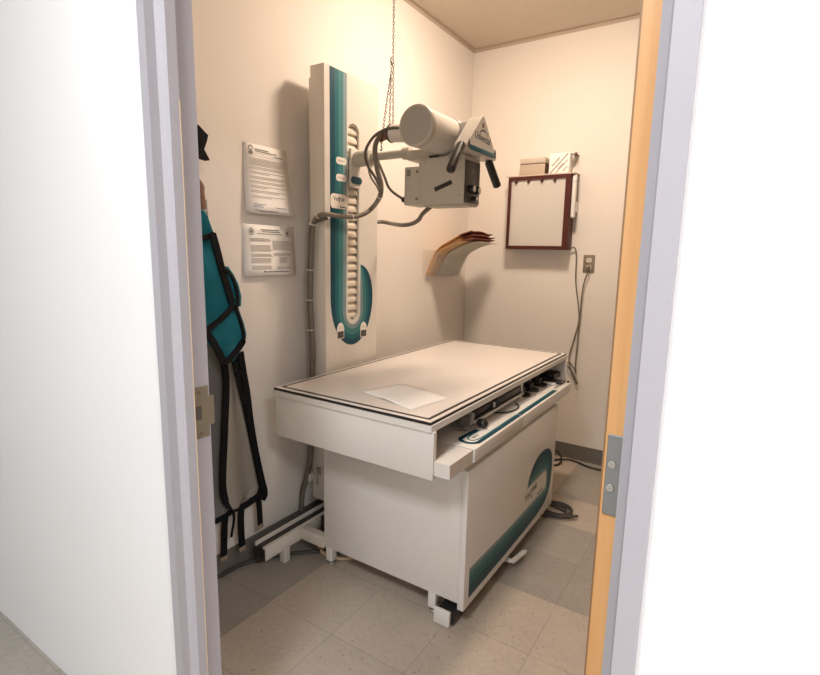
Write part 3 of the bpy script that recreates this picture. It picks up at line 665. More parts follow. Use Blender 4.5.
# ------------------------------------------------------------------ hoses and leads of the tube head
def px_path(L):
    out = []
    for x, y, k, v in L:
        out.append(onX(x, y, v) if k == 'X' else onY(x, y, v) if k == 'Y' else onZ(x, y, v))
    return out
hz = empty('supply_hose', (-1.5, 1.66, .2), 'thick grey tan supply hose looping across the column and down its left side', 'hose')
P = px_path([(390.5, 134, 'Y', 1.760), (384, 135.5, 'Y', 1.758), (378.5, 138.5, 'Y', 1.750), (375.3, 146, 'Y', 1.740), (375.3, 156, 'Y', 1.732), (377.5, 170, 'Y', 1.728), (381, 184, 'Y', 1.732), (380, 196, 'Y', 1.745), (373, 207, 'X', -1.445), (364, 214, 'X', -1.475), (352, 217, 'X', -1.500), (338, 216, 'X', -1.508), (326, 214, 'X', -1.508), (318, 216.5, 'Y', 1.645), (313.8, 224, 'Y', 1.647), (312, 245, 'Y', 1.652), (311, 270, 'Y', 1.652), (310.5, 300, 'Y', 1.652), (312, 330, 'Y', 1.652), (313, 355, 'Y', 1.652), (312.5, 400, 'Y', 1.652), (311, 455, 'Y', 1.652), (307, 478, 'Y', 1.645), (303, 492, 'Y', 1.645), (301.5, 510, 'Y', 1.645)])
bm = newbm(); tube(bm, smooth_path(P, 8), .0103, 12); part('hose', bm, 'hose', hz)
Q = [p+Vector((-.007, -.003, 0)) for p in P[14:]]
Q = [P[12]+Vector((0, .01, -.016)), P[13]+Vector((-.004, .002, -.018)), P[14]+Vector((-.013, -.003, -.012))]+Q[1:]
bm = newbm(); tube(bm, smooth_path(Q, 8), .0075, 10); part('hose', bm, 'hose2', hz, label='thinner dark cable tied to the hose')
bm = newbm(); tube(bm, smooth_path(P[:3], 6), [.0190]*13, 14); part('tape_wrap', bm, 'tape', hz, label='brown tape wrap')
for i in (7, 10, 13, 14, 16, 17, 18):
    q = P[i]; t = (P[i+1]-P[i-1]).normalized(); off = Vector((-.006, -.002, 0)) if i > 13 else Vector((0, 0, 0))
    bm = newbm(); cyl(bm, q+off-t*.0016, q+off+t*.0016, 0.0125 if i < 14 else .0175, 14); part('cable_tie', bm, 'label', hz)
bm = newbm(); P2 = px_path([(401, 128, 'Y', 1.735), (392, 128, 'Y', 1.728), (384, 130, 'Y', 1.724), (374, 136.5, 'Y', 1.716), (366.5, 148, 'Y', 1.712), (365.5, 158, 'Y', 1.708), (369, 168, 'Y', 1.704), (375, 177, 'Y', 1.703), (379.5, 186, 'Y', 1.712)])
tube(bm, smooth_path(P2, 8), .0058, 10); thing('control_cable', bm, 'hose2', 'dark thin cable arching over the taped hose beside the tube', 'cable')
bm = newbm(); P3 = px_path([(368, 166, 'Y', 1.745), (371, 177, 'Y', 1.745), (377, 186, 'Y', 1.752), (380, 193, 'Y', 1.762)])
tube(bm, smooth_path(P3, 8), .0050, 8); thing('control_cable', bm, 'cord', 'short grey cable joining the thick hose below the arm', 'cable')
bm = newbm(); P4 = px_path([(378, 161, 'Y', 1.815), (381, 168, 'Y', 1.800), (385, 178, 'Y', 1.800), (388.5, 187, 'Y', 1.805), (394, 193, 'Y', 1.815), (399, 196.2, 'Y', 1.825)])
P4[-1] = Vector((-1.230, 1.830, 1.548))
tube(bm, smooth_path(P4, 8), .0055, 8); thing('collimator_cable', bm, 'cord', 'grey cable plugged into the left end of the collimator box', 'cable')
bm = newbm(); P5 = px_path([(376.5, 222, 'X', -1.600), (383, 222, 'X', -1.58), (391, 223.5, 'X', -1.52), (401, 225, 'Y', 1.98), (411, 224, 'Y', 1.95), (418.5, 220, 'Y', 1.93), (422.5, 214, 'Y', 1.915), (423, 208, 'Y', 1.90)])
P5.insert(0, Vector((-1.615, 2.05, P5[0].z)))
P5[-1] = Vector((-1.137, 1.893, 1.5215))
tube(bm, smooth_path(P5, 8), .0095, 10); thing('supply_hose', bm, 'hose', 'tan hose curving from behind the column up to the collimator underside', 'hose')

# ------------------------------------------------------------------ chain
ch = empty('hanging_chain', (-1.247, 1.762, 1.80), 'thin steel chain hanging from ceiling to the tube horn', 'chain')
def chain(bm, a, b_, pitch=.0125):
    a = Vector(a); b_ = Vector(b_); n = max(2, int((b_-a).length/pitch)); d_ = (b_-a).normalized(); o = d_.orthogonal().normalized(); o2 = d_.cross(o)
    for i in range(n):
        c = a+(b_-a)*((i+.5)/n); s = o if i % 2 else o2; h = pitch*.62; wv = .0034; pts = []
        for k in range(8):
            t = 2*PI*k/8; pts.append(c+d_*math.cos(t)*h+s*math.sin(t)*wv)
        rings = []
        for k in range(8):
            T_ = (pts[(k+1) % 8]-pts[k-1]).normalized(); n1 = d_.cross(s); n2 = T_.cross(n1)
            rings.append([bm.verts.new(pts[k]+(n1*math.cos(2*PI*j/4)+n2*math.sin(2*PI*j/4))*.0013) for j in range(4)])
        for k in range(8):
            for j in range(4): bm.faces.new((rings[k][j], rings[k][(j+1) % 4], rings[(k+1) % 8][(j+1) % 4], rings[(k+1) % 8][j]))
hx, hy = -1.247, 1.762
bm = newbm(); chain(bm, (hx+.003, hy, ZC), (hx, hy, 2.075)); part('chain_strand', bm, 'chain', ch)
bm = newbm(); chain(bm, (hx+.002, hy, 2.075), (hx+.004, hy, 1.838)); part('chain_strand', bm, 'chain', ch)
bm = newbm(); chain(bm, (hx-.004, hy-.004, 2.070), (hx-.010, hy-.004, 1.838)); part('chain_strand', bm, 'chain', ch)
bm = newbm(); q1 = onY(382.0, 137, 1.735); q2 = onY(381.0, 147, 1.735); chain(bm, (hx-.006, hy-.006, 2.02), q1); chain(bm, q1, q2); part('chain_strand', bm, 'chain', ch)
bm = newbm(); tube(bm, smooth_path([q2+Vector((0, 0, .004)), q2+Vector((.005, 0, -.006)), q2+Vector((.001, 0, -.014)), q2+Vector((-.006, 0, -.008))], 5), .0022, 6); part('hook', bm, 'chain', ch)
bm = newbm(); tube(bm, smooth_path([(hx-.005, hy-.004, 2.085), (hx-.009, hy-.004, 2.072), (hx-.004, hy-.002, 2.058), (hx+.003, hy, 2.066)], 5), .0022, 6); part('hook', bm, 'chain', ch)

# ------------------------------------------------------------------ light box on the back wall
LX0, LX1, LZ0, LZ1 = -1.348, -.944, 1.369, 1.832
LYF = 3.222
lb = empty('light_box', (-1.146, 3.27, LZ0), 'film viewer with maroon wooden frame and frosted white face on back wall', 'light box')
part('case', boxes((LX0, LX0+.016, LYF, YB-.001, LZ0, LZ1-.008), (LX1-.016, LX1, LYF, YB-.001, LZ0, LZ1-.008), (LX0+.016, LX1-.016, LYF, YB-.001, LZ0, LZ0+.016), (LX0+.016, LX1-.016, LYF, YB-.001, LZ1-.024, LZ1-.008), (LX0+.016, LX1-.016, YB-.012, YB-.001, LZ0+.016, LZ1-.024), bev=.001), 'wood', lb)
part('opal_screen', bx(LX0+.016, LX1-.016, LYF+.006, LYF+.010, LZ0+.016, LZ1-.024), 'opal', lb, label='frosted white screen')
bm = newbm(); plate(bm, [[(LX0, LZ0), (LX1, LZ0), (LX1, LZ1-.008), (LX0, LZ1-.008)], [(LX0+.020, LZ0+.022), (LX0+.020, LZ1-.030), (LX1-.034, LZ1-.030), (LX1-.034, LZ0+.022)]], '-Y', (0, LYF, 0), .004)
part('face_frame', bm, 'wood', lb, smooth=0)
part('top_board', bx(LX0-.014, LX1+.022, LYF-.004, YB-.001, LZ1-.008, LZ1, bev=.001), 'boxlid', lb, label='pale top board')
for x in (-1.297, -1.214, -1.128, -1.046):
    bm = newbm(); box(bm, x-.007, x+.007, LYF-.006, LYF+.002, LZ1-.040, LZ1-.024, bev=.002); cyl(bm, (x, LYF-.008, LZ1-.042), (x, LYF+.002, LZ1-.042), .0085, 14, bev=.001); part('film_clip', bm, 'wood', lb)
# white roller tube beside it
bm = newbm(); box(bm, LX1+.0022, LX1+.027, 3.232, 3.262, 1.562, 1.8215, bev=.008, seg=3); wt = thing('wall_tube', bm, 'whiteplastic', 'slim white plastic holder upright at right side of light box', 'holder')
bm = newbm(); box(bm, LX1+.0018, LX1+.0274, 3.2316, 3.2624, 1.776, 1.780); part('seam', bm, 'print', wt)
part('mount', bx(LX1+.004, LX1+.024, 3.2630, YB-.001, 1.60, 1.66), 'whiteplastic', wt)
# things standing on the light box
cbx = empty('cardboard_box', (-1.22, 3.27, LZ1), 'small tan cardboard box with lid standing on top of light box', 'box')
part('box_body', bx(-1.282, -1.118, 3.232, 3.305, LZ1+.0005, LZ1+.066, bev=.001), 'box', cbx)
part('box_lid', bx(-1.284, -1.116, 3.230, 3.307, LZ1+.071, LZ1+.104, bev=.003), 'boxlid', cbx)
part('lid_gap', bx(-1.280, -1.120, 3.233, 3.304, LZ1+.066, LZ1+.071), 'boxedge', cbx)
bm = newbm(); box(bm, -1.118, -1.1165, 3.235, 3.300, LZ1+.004, LZ1+.066); part('side_tape', bm, 'boxedge', cbx)
cd = empty('leaflet_box', (-1.03, 3.26, LZ1), 'white printed carton with diagonal dark lines standing on light box', 'box')
part('carton', bx(-1.092, -.968, 3.236, 3.290, LZ1+.0005, LZ1+.120, bev=.001), 'paper', cd)
bm = newbm()
def dbar(u0, v0, u1, v1, w_):
    dx, dz = u1-u0, v1-v0; l = math.hypot(dx, dz); nx, nz = -dz/l*w_/2, dx/l*w_/2
    plate(bm, [[(u0+nx, v0+nz), (u1+nx, v1+nz), (u1-nx, v1-nz), (u0-nx, v0-nz)]], '-Y', (0, 3.236, 0), .0005)
dbar(-1.084, LZ1+.002, -.978, LZ1+.116, .0055); dbar(-1.050, LZ1+.002, -.978, LZ1+.078, .004)
part('diagonal_lines', bm, 'tape', cd, smooth=0)
bm = newbm(); dbar(-1.074, LZ1+.046, -1.036, LZ1+.086, .012); dbar(-1.040, LZ1+.082, -1.028, LZ1+.094, .010); dbar(-1.037, LZ1+.026, -1.004, LZ1+.060, .008); dbar(-1.006, LZ1+.012, -.980, LZ1+.038, .009)
part('printing', bm, 'print', cd, smooth=0)
bk = empty('wall_bracket', (-.955, 3.29, LZ1+.10), 'small metal bracket jutting from the wall above the light box corner', 'bracket')
bm = newbm(); box(bm, -.965, -.945, 3.250, YB-.001, LZ1+.107, LZ1+.113); box(bm, -.965, -.945, 3.250, 3.256, LZ1+.094, LZ1+.113); part('bracket_arm', bm, 'steel', bk)
bm = newbm(); cyl(bm, (-.940, 3.266, LZ1+.114), (-.940, 3.266, LZ1+.120), .009, 14, bev=.002); box(bm, -.945, -.935, 3.255, YB-.001, LZ1+.108, LZ1+.114); part('thumb_screw', bm, 'tape', bk)

# ------------------------------------------------------------------ outlet and the light-box cord
ou = empty('wall_outlet', (-.828, YB, 1.23), 'bronze duplex electrical outlet on back wall right of light box', 'outlet')
part('cover_plate', bx(-.863, -.793, YB-.005, YB, 1.230, 1.340, bev=.002), 'outletplate', ou)
for z in (1.308, 1.262):
    bm = newbm(); plate(bm, [rrect(-.845, -.811, z-.014, z+.014, .010)], '-Y', (0, YB-.005, 0), .002); so = part('socket', bm, 'outletface', ou)
    bm = newbm(); box(bm, -.8355, -.8335, YB-.0075, YB-.007, z-.003, z+.006); box(bm, -.8225, -.8205, YB-.0075, YB-.007, z-.003, z+.006); cyl(bm, (-.828, YB-.0072, z-.008), (-.828, YB-.007, z-.008), .0022, 8); part('slot', bm, 'ink', so)
co = empty('power_cord', (-.87, YB-.01, .5), 'grey cord hanging in a loop from light box to the outlet', 'cord')
YC = YB-.012
def ct(x, y): return (480+x/2.937, 230+y/2.937)
A = px_path([(*ct(262, 44), 'Y', 3.290), (*ct(277, 52), 'Y', 3.296), (*ct(283, 75), 'Y', YC), (*ct(281, 150), 'Y', YC), (*ct(289, 225), 'Y', YC), (*ct(290, 268), 'Y', YC), (*ct(277, 318), 'Y', YC), (*ct(264, 362), 'Y', YC), (*ct(262, 392), 'Y', YC), (*ct(271, 425), 'Y', YC), (*ct(283, 452), 'Y', YC-.006), (*ct(284, 445), 'Y', YC-.012), (*ct(268, 415), 'Y', YC-.014), (*ct(255, 395), 'Y', YC-.012), (*ct(262, 388), 'Y', YC-.008), (*ct(277, 408), 'Y', YC-.010), (*ct(281, 420), 'Y', YC-.012), (*ct(280, 400), 'Y', YC-.012), (*ct(284, 350), 'Y', YC-.012), (*ct(290, 285), 'Y', YC-.013), (*ct(296, 225), 'Y', YC-.012), (*ct(302, 170), 'Y', YC-.012), (*ct(312, 135), 'Y', YC-.014), (*ct(318, 124), 'Y', YB-.030)])
A[0] = Vector((-.950, 3.29, 1.372))
bm = newbm(); tube(bm, smooth_path(A, 7), .0042, 8); part('wire', bm, 'cord', co)
bm = newbm(); cyl(bm, (-.828, YB-.0072, 1.262), (-.828, YB-.034, 1.258), .013, 16, bev=.004); part('plug', bm, 'cord', co)

# ------------------------------------------------------------------ papers on the left wall
def sheets(root, n, y0_, y1_, z0, z1, flare, sheartop, name='sheet', mats=('paper',)):
    objs = []
    for s in range(n):
        bm = newbm(); V = []
        for i in range(9):
            t = i/8; z = z1+(z0-z1)*t
            off = .0015+s*.0016*(1)+flare*(t**1.6)*(.35+.65*(s+1)/n)
            row = []
            for j in range(5):
                u = j/4; yy = y0_+(y1_-y0_)*u+sheartop*t*u + (s-n+1)*.0015
                row.append(bm.verts.new((XL+off+.012*t*t*u*flare/.03, yy, z-.004*u*(0))))
            V.append(row)
        for i in range(8):
            for j in range(4): bm.faces.new((V[i][j], V[i][j+1], V[i+1][j+1], V[i+1][j]))
        o = part(name, bm, mats[0], root, smooth=60)
        md = o.modifiers.new('thick', 'SOLIDIFY'); md.thickness = .0006; md.offset = 1
        objs.append(o)
    return objs
def surf(y0_, y1_, z0, z1, flare, sheartop, n, u, t):
    off = .0015+(n-1)*.0016+flare*(t**1.6)
    return Vector((XL+off+.012*t*t*u*flare/.03+.0006, y0_+(y1_-y0_)*u+sheartop*t*u, z1+(z0-z1)*t))
def bars(L, args, mat_, root, lift=.0005):
    bm = newbm()
    for (u0, u1, t0, t1) in L:
        n = max(1, int((u1-u0)*8)); A_ = []
        for k in range(n+1):
            u = u0+(u1-u0)*k/n; A_.append([bm.verts.new(surf(*args, u, t)+Vector((lift, 0, 0))) for t in (t0, t1)])
        for a, c in zip(A_, A_[1:]): bm.faces.new((a[0], c[0], c[1], a[1]))
    return part('printing', bm, mat_, root, smooth=0)
# the label size of the sheets is US letter
n1 = empty('posted_notice', (XL, 1.49, 1.47), 'thick stapled stack of printed sheets pinned to left wall, upper of two notices', 'paper', None)
a1 = (1.384, 1.594, 1.474, 1.740, .020, .022, 5)
o = sheets(n1, 5, 1.384, 1.594, 1.474, 1.740, .020, .022)
L = []; rnd = random.Random(3)
tt = .20
while tt < .30: L.append((.07, .93-.02*rnd.random(), tt, tt+.010)); tt += .019
for blk in range(6):
    tt = .325+blk*.068
    for k in range(2): L.append((.06, .93-(.5*rnd.random() if k else .05), tt+k*.022, tt+k*.022+.011))
for tt in (.745, .765): L.append((.06, .85*rnd.random()+.1, tt, tt+.010))
bars(L, a1, 'print', o[-1])
bars([(.22, .55, .06, .075), (.22, .75, .088, .10), (.24, .66, .115, .117), (.24, .66, .162, .164), (.24, .244, .115, .164), (.656, .66, .115, .164), (.68, .90, .128, .140), (.10, .62, .955, .965), (.20, .84, .972, .982)], a1, 'print2', o[-1])
bars([(.08, .36, .865, .873), (.08, .28, .885, .893), (.08, .30, .905, .913), (.55, .80, .895, .902), (.60, .90, .905, .909)], a1, 'print3', o[-1])
bm = newbm(); q = surf(*a1, .12, .09)
plate(bm, [ell(q.y, q.z+.008, .011, .010), ell(q.y, q.z+.008, .008, .007)], '+X', (q.x+.0008, 0, 0), .0004); plate(bm, [ell(q.y, q.z-.010, .011, .008)], '+X', (q.x+.001, 0, 0), .0004); part('emblem', bm, 'print2', o[-1], smooth=0)
n2 = empty('posted_notice', (XL, 1.50, 1.222), 'two-column printed notice with round seals taped below the thicker stack', 'paper', None)
a2 = (1.366, 1.636, 1.224, 1.430, .010, 0.0, 3)
o = sheets(n2, 3, 1.366, 1.636, 1.224, 1.430, .010, 0.0)
L = []
for k in range(2): L.append((.10, .38, .265+k*.03, .278+k*.03))
tt = .30
for blk in ((.11, .52, .27, 3), (.11, .53, .40, 6), (.11, .53, .57, 3), (.11, .53, .65, 5), (.11, .53, .80, 4), (.54, .93, .30, 9), (.55, .93, .55, 3), (.66, .86, .63, 6), (.60, .93, .83, 2)):
    for k in range(blk[3]): L.append((blk[0], blk[1]-.05*rnd.random(), blk[2]+k*.022, blk[2]+k*.022+.012))
bars(L, a2, 'print', o[-1])
bars([(.32, .68, .085, .105), (.34, .70, .125, .140), (.25, .75, .170, .182), (.33, .39, .91, .935), (.41, .84, .915, .932)], a2, 'print2', o[-1])
for u in (.14, .86):
    q = surf(*a2, u, .14); bm = newbm(); plate(bm, [ell(q.y, q.z, .013, .015), ell(q.y, q.z, .010, .012)], '+X', (q.x+.0006, 0, 0), .0004); plate(bm, [ell(q.y, q.z, .006, .007)], '+X', (q.x+.0006, 0, 0), .0004); part('seal', bm, 'print2', o[-1], smooth=0)
bm = newbm(); box(bm, XL+.0062, XL+.0068, 1.558, 1.592, 1.418, 1.444); part('tape', bm, 'label', n2)

# paper on the table
bm = newbm(); V = []
c00, c10, c11, c01 = [Vector(p) for p in ((-1.188, 1.495, 0), (-.907, 1.416, 0), (-.871, 1.627, 0), (-1.126, 1.697, 0))]
for i in range(11):
    row = []
    for j in range(9):
        u, v = i/10, j/8; p = (c00*(1-u)+c10*u)*(1-v)+(c01*(1-u)+c11*u)*v
        z = .8008+.005*math.exp(-((u-.55)**2)/.02-(v**2)/.05)+.003*math.exp(-(u**2+(v-.1)**2)/.03)+.001*math.sin(4*u+3*v)**2
        row.append(bm.verts.new((p.x, p.y, z)))
    V.append(row)
for i in range(10):
    for j in range(8): bm.faces.new((V[i][j], V[i+1][j], V[i+1][j+1], V[i][j+1]))
ps = thing('paper_sheet', bm, 'paper', 'loose white sheet lying on the near half of table top', 'paper', smooth=60)
md = ps.modifiers.new('thick', 'SOLIDIFY'); md.thickness = .0006

# ------------------------------------------------------------------ folder pocket
fp = empty('wall_file_pocket', (XL, 2.94, 1.183), 'clear acrylic file pocket fixed to left wall near the corner', 'file holder')
bm = newbm()
def quadprism(bm, prof_, y0_, y1_):
    a = [bm.verts.new((x, y0_, z)) for x, z in prof_]; c = [bm.verts.new((x, y1_, z)) for x, z in prof_]; n = len(prof_)
    for i in range(n): bm.faces.new((a[i], a[(i+1) % n], c[(i+1) % n], c[i]))
    bm.faces.new(a[::-1]); bm.faces.new(c)
quadprism(bm, [(-1.655, 1.183), (-1.6525, 1.183), (-1.5795, 1.352), (-1.582, 1.352)], 2.728, 3.158)
part('front_sheet', bm, 'glass', fp, smooth=0)
bm = newbm(); box(bm, XL+.0005, XL+.003, 2.728, 3.158, 1.183, 1.352); box(bm, XL+.003, -1.6527, 2.728, 3.158, 1.181, 1.183)
part('back_sheet', bm, 'glass', fp, smooth=0)
def folder(base, topx, topz, ctrl, y0_, y1_, m, label, skew=0.0, thick=.003, m2=None, tip=0):
    P_ = smooth_path([Vector((x, 0, z)) for x, z in [base]+ctrl+[(topx, topz)]], 7); n = len(P_)
    bm = newbm(); V_ = []
    for i, p in enumerate(P_):
        t = i/(n-1); row = []
        for j in range(9):
            u = j/8
            w_ = .004*math.sin(u*9+t*4)*t if tip else 0
            row.append(bm.verts.new((p.x+skew*(u)*t*t, y0_+(y1_-y0_)*u, p.z-abs(skew)*.35*u*t*t+w_)))
        V_.append(row)
    for i in range(n-1):
        for j in range(8):
            f = bm.faces.new((V_[i][j], V_[i][j+1], V_[i+1][j+1], V_[i+1][j]))
            if m2 and i > n*.74: f.material_index = 1
    o = thing('file_folder', bm, [m]+([m2] if m2 else []), label, 'folder', smooth=50)
    md = o.modifiers.new('thick', 'SOLIDIFY'); md.thickness = thick; md.offset = 0
    return o
folder((-1.674, 1.190), -1.370, 1.468, [(-1.628, 1.30), (-1.590, 1.358), (-1.515, 1.404), (-1.44, 1.444)], 2.750, 3.13, 'kraft', 'topmost tan folder with maroon end drooping out of wall pocket', -.03, .004, 'maroon', 1)
folder((-1.669, 1.190), -1.360, 1.447, [(-1.618, 1.30), (-1.580, 1.352), (-1.505, 1.393), (-1.43, 1.426)], 2.760, 3.14, 'kraft', 'second tan folder from top with dark maroon lip in wall pocket', -.03, .004, 'maroon', 1)
folder((-1.665, 1.190), -1.366, 1.427, [(-1.610, 1.30), (-1.572, 1.346), (-1.497, 1.383), (-1.42, 1.412)], 2.745, 3.13, 'kraft2', 'manila folder just above the pale grey card in wall pocket', -.02, .003, 'maroon')
folder((-1.660, 1.190), -1.350, 1.405, [(-1.602, 1.30), (-1.562, 1.343), (-1.485, 1.380), (-1.41, 1.402)], 2.860, 3.15, 'greyfold', 'pale grey card lowest of the bundle drooping from wall pocket', -.02, .003)

# ------------------------------------------------------------------ lead aprons on the left wall
def sheetrows(bm, rows, xf, nu=10, sub=4):
    """rows: (z, ya, yb) top to bottom; xf(u, t) gives X"""
    R_ = []
    for a, c in zip(rows, rows[1:]):
        for k in range(sub): R_.append(tuple(a[i]+(c[i]-a[i])*k/sub for i in range(3)))
    R_.append(rows[-1]); V_ = []
    n = len(R_)
    for i, (z, ya, yb) in enumerate(R_):
        V_.append([bm.verts.new((xf(j/nu, i/(n-1), z), ya+(yb-ya)*j/nu, z)) for j in range(nu+1)])
    for i in range(n-1):
        for j in range(nu): bm.faces.new((V_[i][j], V_[i][j+1], V_[i+1][j+1], V_[i+1][j]))
def sheet_part(name, rows, xf, m, parent, thick, nu=10, label=None):
    bm = newbm(); sheetrows(bm, rows, xf, nu); o = part(name, bm, m, parent, smooth=70, label=label)
    md = o.modifiers.new('thick', 'SOLIDIFY'); md.thickness = thick; md.offset = 0; return o
def yz(x, y, X): p = onX(x, y, X); return p
def strap(name, pts, X, w_, m, parent, t=.006, label=None):
    bm = newbm(); P_ = smooth_path([onX(x, y, X if not isinstance(X, (list, tuple)) else X[i]) for i, (x, y) in enumerate(pts)], 6)
    ribbon(bm, P_, w_, t, (1, 0, 0)); return part(name, bm, m, parent, smooth=40, label=label)
HID = 1.00
# grey apron at the back (dark), grey-tan apron in front of it, teal apron over both
ga = empty('lead_apron', (XL+.04, 1.15, .29), 'dark grey lead apron hanging rearmost on left wall beside the door frame', 'apron')
X1_ = -1.635
rows = [(1.50, HID, yz(206, 215, X1_).y), (yz(209, 330, X1_).z, HID, yz(216, 330, X1_).y), (yz(225, 400, X1_).z, HID, yz(230, 400, X1_).y), (yz(228, 470, X1_).z, HID, yz(232, 470, X1_).y), (yz(229, 505, X1_).z, HID, yz(234, 505, X1_).y), (yz(216, 521, X1_).z, HID, yz(217, 521, X1_).y)]
sheet_part('panel', rows, lambda u, t, z: X1_+.010*math.sin(u*7+t*2), 'darkvinyl', ga, .008)
strap('binding', [(212, 523), (220, 518.5), (229, 513), (234, 508)], X1_+.012, .020, 'trim', ga)
g2 = empty('lead_apron', (XL+.08, 1.3, .32), 'grey tan lead apron with black bound rounded hem below teal apron', 'apron')
X2_ = -1.605
le = [(218, 345), (223, 365), (225, 385), (224, 420), (222.5, 455), (222.2, 480), (224.5, 497), (230, 506)]
re = [(232, 345), (234, 365), (238, 385), (246, 420), (252, 450), (258, 478), (261, 490), (250, 502)]
rows = [(.5*(yz(*a, X2_).z+yz(*b_, X2_).z), yz(*a, X2_).y, yz(*b_, X2_).y) for a, b_ in zip(le, re)]
sheet_part('panel', rows, lambda u, t, z: X2_+.012*math.sin(u*5.5+.6)*(.4+t), 'greyvinyl', g2, .010)
strap('binding', [(217, 345), (222, 358), (225.2, 382), (223.8, 430), (222.2, 468), (222.2, 488), (225, 501), (232, 507.5), (241, 506.5), (251, 500.5), (258, 494.5), (261, 486)], X2_+.006, .025, 'trim', g2, .010)
strap('binding', [(232, 352), (236, 368), (243, 398), (250, 430), (256, 460), (261, 484)], X2_+.014, .027, 'trim', g2, .008)
strap('strap', [(240, 352), (243, 372), (247, 395), (250, 420), (255, 450), (261, 478), (264.5, 493), (262, 500)], X2_+.024, .026, 'trim', g2, .006)
strap('strap', [(234, 362), (239, 385), (245, 405)], X2_+.030, .020, 'trim', g2, .006)
strap('buckle_strap', [(236, 374), (242, 371)], X2_+.034, .014, 'trim', g2, .008)
for pts, w_, tp in (([(258, 497), (259, 508), (260, 524)], .026, 1), ([(241, 505), (240.5, 520), (241, 535), (242, 546)], .030, 1), ([(225, 515), (224, 530), (223.5, 556)], .029, 1), ([(233, 508), (233.5, 520), (232, 530), (231, 537)], .010, 0)):
    o = strap('tie_strap', pts, X2_+.004 if pts[0][0] > 230 else X1_+.004, w_, 'trim', g2 if pts[0][0] > 230 else ga, .004)
    if tp:
        x, y = pts[-1]; strap('strap_tip', [(x, y), (x+.4, y+4)], X2_+.004 if pts[0][0] > 230 else X1_+.004, w_*1.05, 'velcro', o, .005)
ta = empty('lead_apron', (XL+.12, 1.2, .93), 'teal lead apron with black binding folded over hook on left wall', 'apron')
X3_ = -1.565
TH = 1.02
rows = [(yz(201, 210, X3_).z, TH, yz(203.5, 210, X3_).y), (yz(204, 216, X3_).z, TH, yz(206.5, 216, X3_).y), (yz(204, 224, X3_).z, TH, yz(209, 224, X3_).y), (yz(205, 234, X3_).z, TH, yz(213, 234, X3_).y), (yz(205, 250, X3_).z, TH, yz(217.5, 250, X3_).y), (yz(205, 268, X3_).z, TH, yz(222, 268, X3_).y), (yz(205, 290, X3_).z, TH, yz(230, 290, X3_).y), (yz(205, 309, X3_).z, TH, yz(235.5, 309, X3_).y), (yz(205, 326, X3_).z, TH, yz(241, 326, X3_).y)]
for (yy, xl, xr) in ((336, 210, 243), (346, 214.5, 240.5), (354, 219, 234), (361, 223.5, 229)):
    rows.append((yz(.5*(xl+xr), yy, X3_).z, yz(xl, yy, X3_).y if yy > 336 else 1.08, yz(xr, yy, X3_).y))
sheet_part('panel', rows, lambda u, t, z: X3_+.014*math.sin(u*6+t*3)+.006*math.sin(z*25+u*3), 'teal', ta, .014, nu=14)
rows = [(yz(225, 266, X3_).z, yz(219, 266, X3_).y, yz(223, 266, X3_).y), (yz(225, 274, X3_).z, yz(220, 274, X3_).y, yz(228.5, 274, X3_).y), (yz(230, 284, X3_).z, yz(224, 284, X3_).y, yz(233.5, 284, X3_).y), (yz(233, 296, X3_).z, yz(228, 296, X3_).y, yz(236.5, 296, X3_).y), (yz(233, 306, X3_).z, yz(231, 306, X3_).y, yz(236, 306, X3_).y)]
sheet_part('side_flap', rows, lambda u, t, z: X3_+.024, 'teal', ta, .008, nu=6)
XB = X3_+.022
strap('binding', [(198, 237.5), (204, 237.5), (210, 236), (213.5, 234)], XB, .020, 'trim', ta)
strap('binding', [(211.5, 233.5), (216, 249), (220.5, 267), (226, 285), (231.5, 303)], XB+.004, .025, 'trim', ta, .008)
strap('binding', [(222, 267.5), (228.5, 273), (233.5, 282), (236.5, 293), (237, 303), (234.5, 311)], XB+.008, .010, 'trim', ta, .008)
strap('binding', [(200, 334), (209, 328), (220, 319), (229, 310), (233.5, 304)], XB+.006, .020, 'trim', ta)
strap('binding', [(234.5, 306), (238.5, 318), (241.5, 328), (243, 338), (241.5, 344)], XB+.004, .010, 'trim', ta, .008)
strap('binding', [(243, 340), (237, 349), (230, 357.5), (224, 363)], XB+.004, .021, 'trim', ta, .008)
strap('binding', [(206, 333), (212, 341), (218, 352), (224.5, 364)], XB+.002, .024, 'trim', ta, .008)
# wooden hanger peg and the black collar above
bm = newbm(); P_ = [onX(200, 184, -1.60), onX(201.5, 193, -1.595), onX(203, 203, -1.59), onX(203.3, 209, -1.59)]
tube(bm, smooth_path([P_[0]+Vector((0, -.06, .05))]+P_, 5), .010, 10); thing('coat_hanger', bm, 'tape', 'brown wooden hanger end showing above teal apron by the frame', 'hanger')
cl = empty('neck_collar', (XL+.06, 1.13, 1.63), 'black collar hanging high on left wall above teal apron, half hidden by frame', 'collar')
X4_ = -1.61
def poly_px(L): return [(onX(x-2.5, y+1, X4_).y, onX(x-2.5, y+1, X4_).z) for x, y in L]
bm = newbm(); plate(bm, [poly_px([(190, 121), (197.5, 125), (202, 130), (206.8, 135), (205.5, 141), (203.5, 147), (202, 152), (188, 154)])], '+X', (X4_, 0, 0), .022); o = part('upper_lobe', bm, 'trim', cl)
md = o.modifiers.new('bevel', 'BEVEL'); md.width = .006; md.segments = 2; md.limit_method = 'ANGLE'
bm = newbm(); plate(bm, [poly_px([(188, 150), (200, 147.5), (202.5, 152), (207, 160.5), (203, 159.5), (198, 157.5), (188, 156)])], '+X', (X4_+.010, 0, 0), .022); o = part('lower_lobe', bm, 'trim', cl)
md = o.modifiers.new('bevel', 'BEVEL'); md.width = .005; md.segments = 2; md.limit_method = 'ANGLE'
strap('edge_fold', [(196, 143), (200, 141), (203.5, 140)], X4_+.024, .010, 'trim', cl)
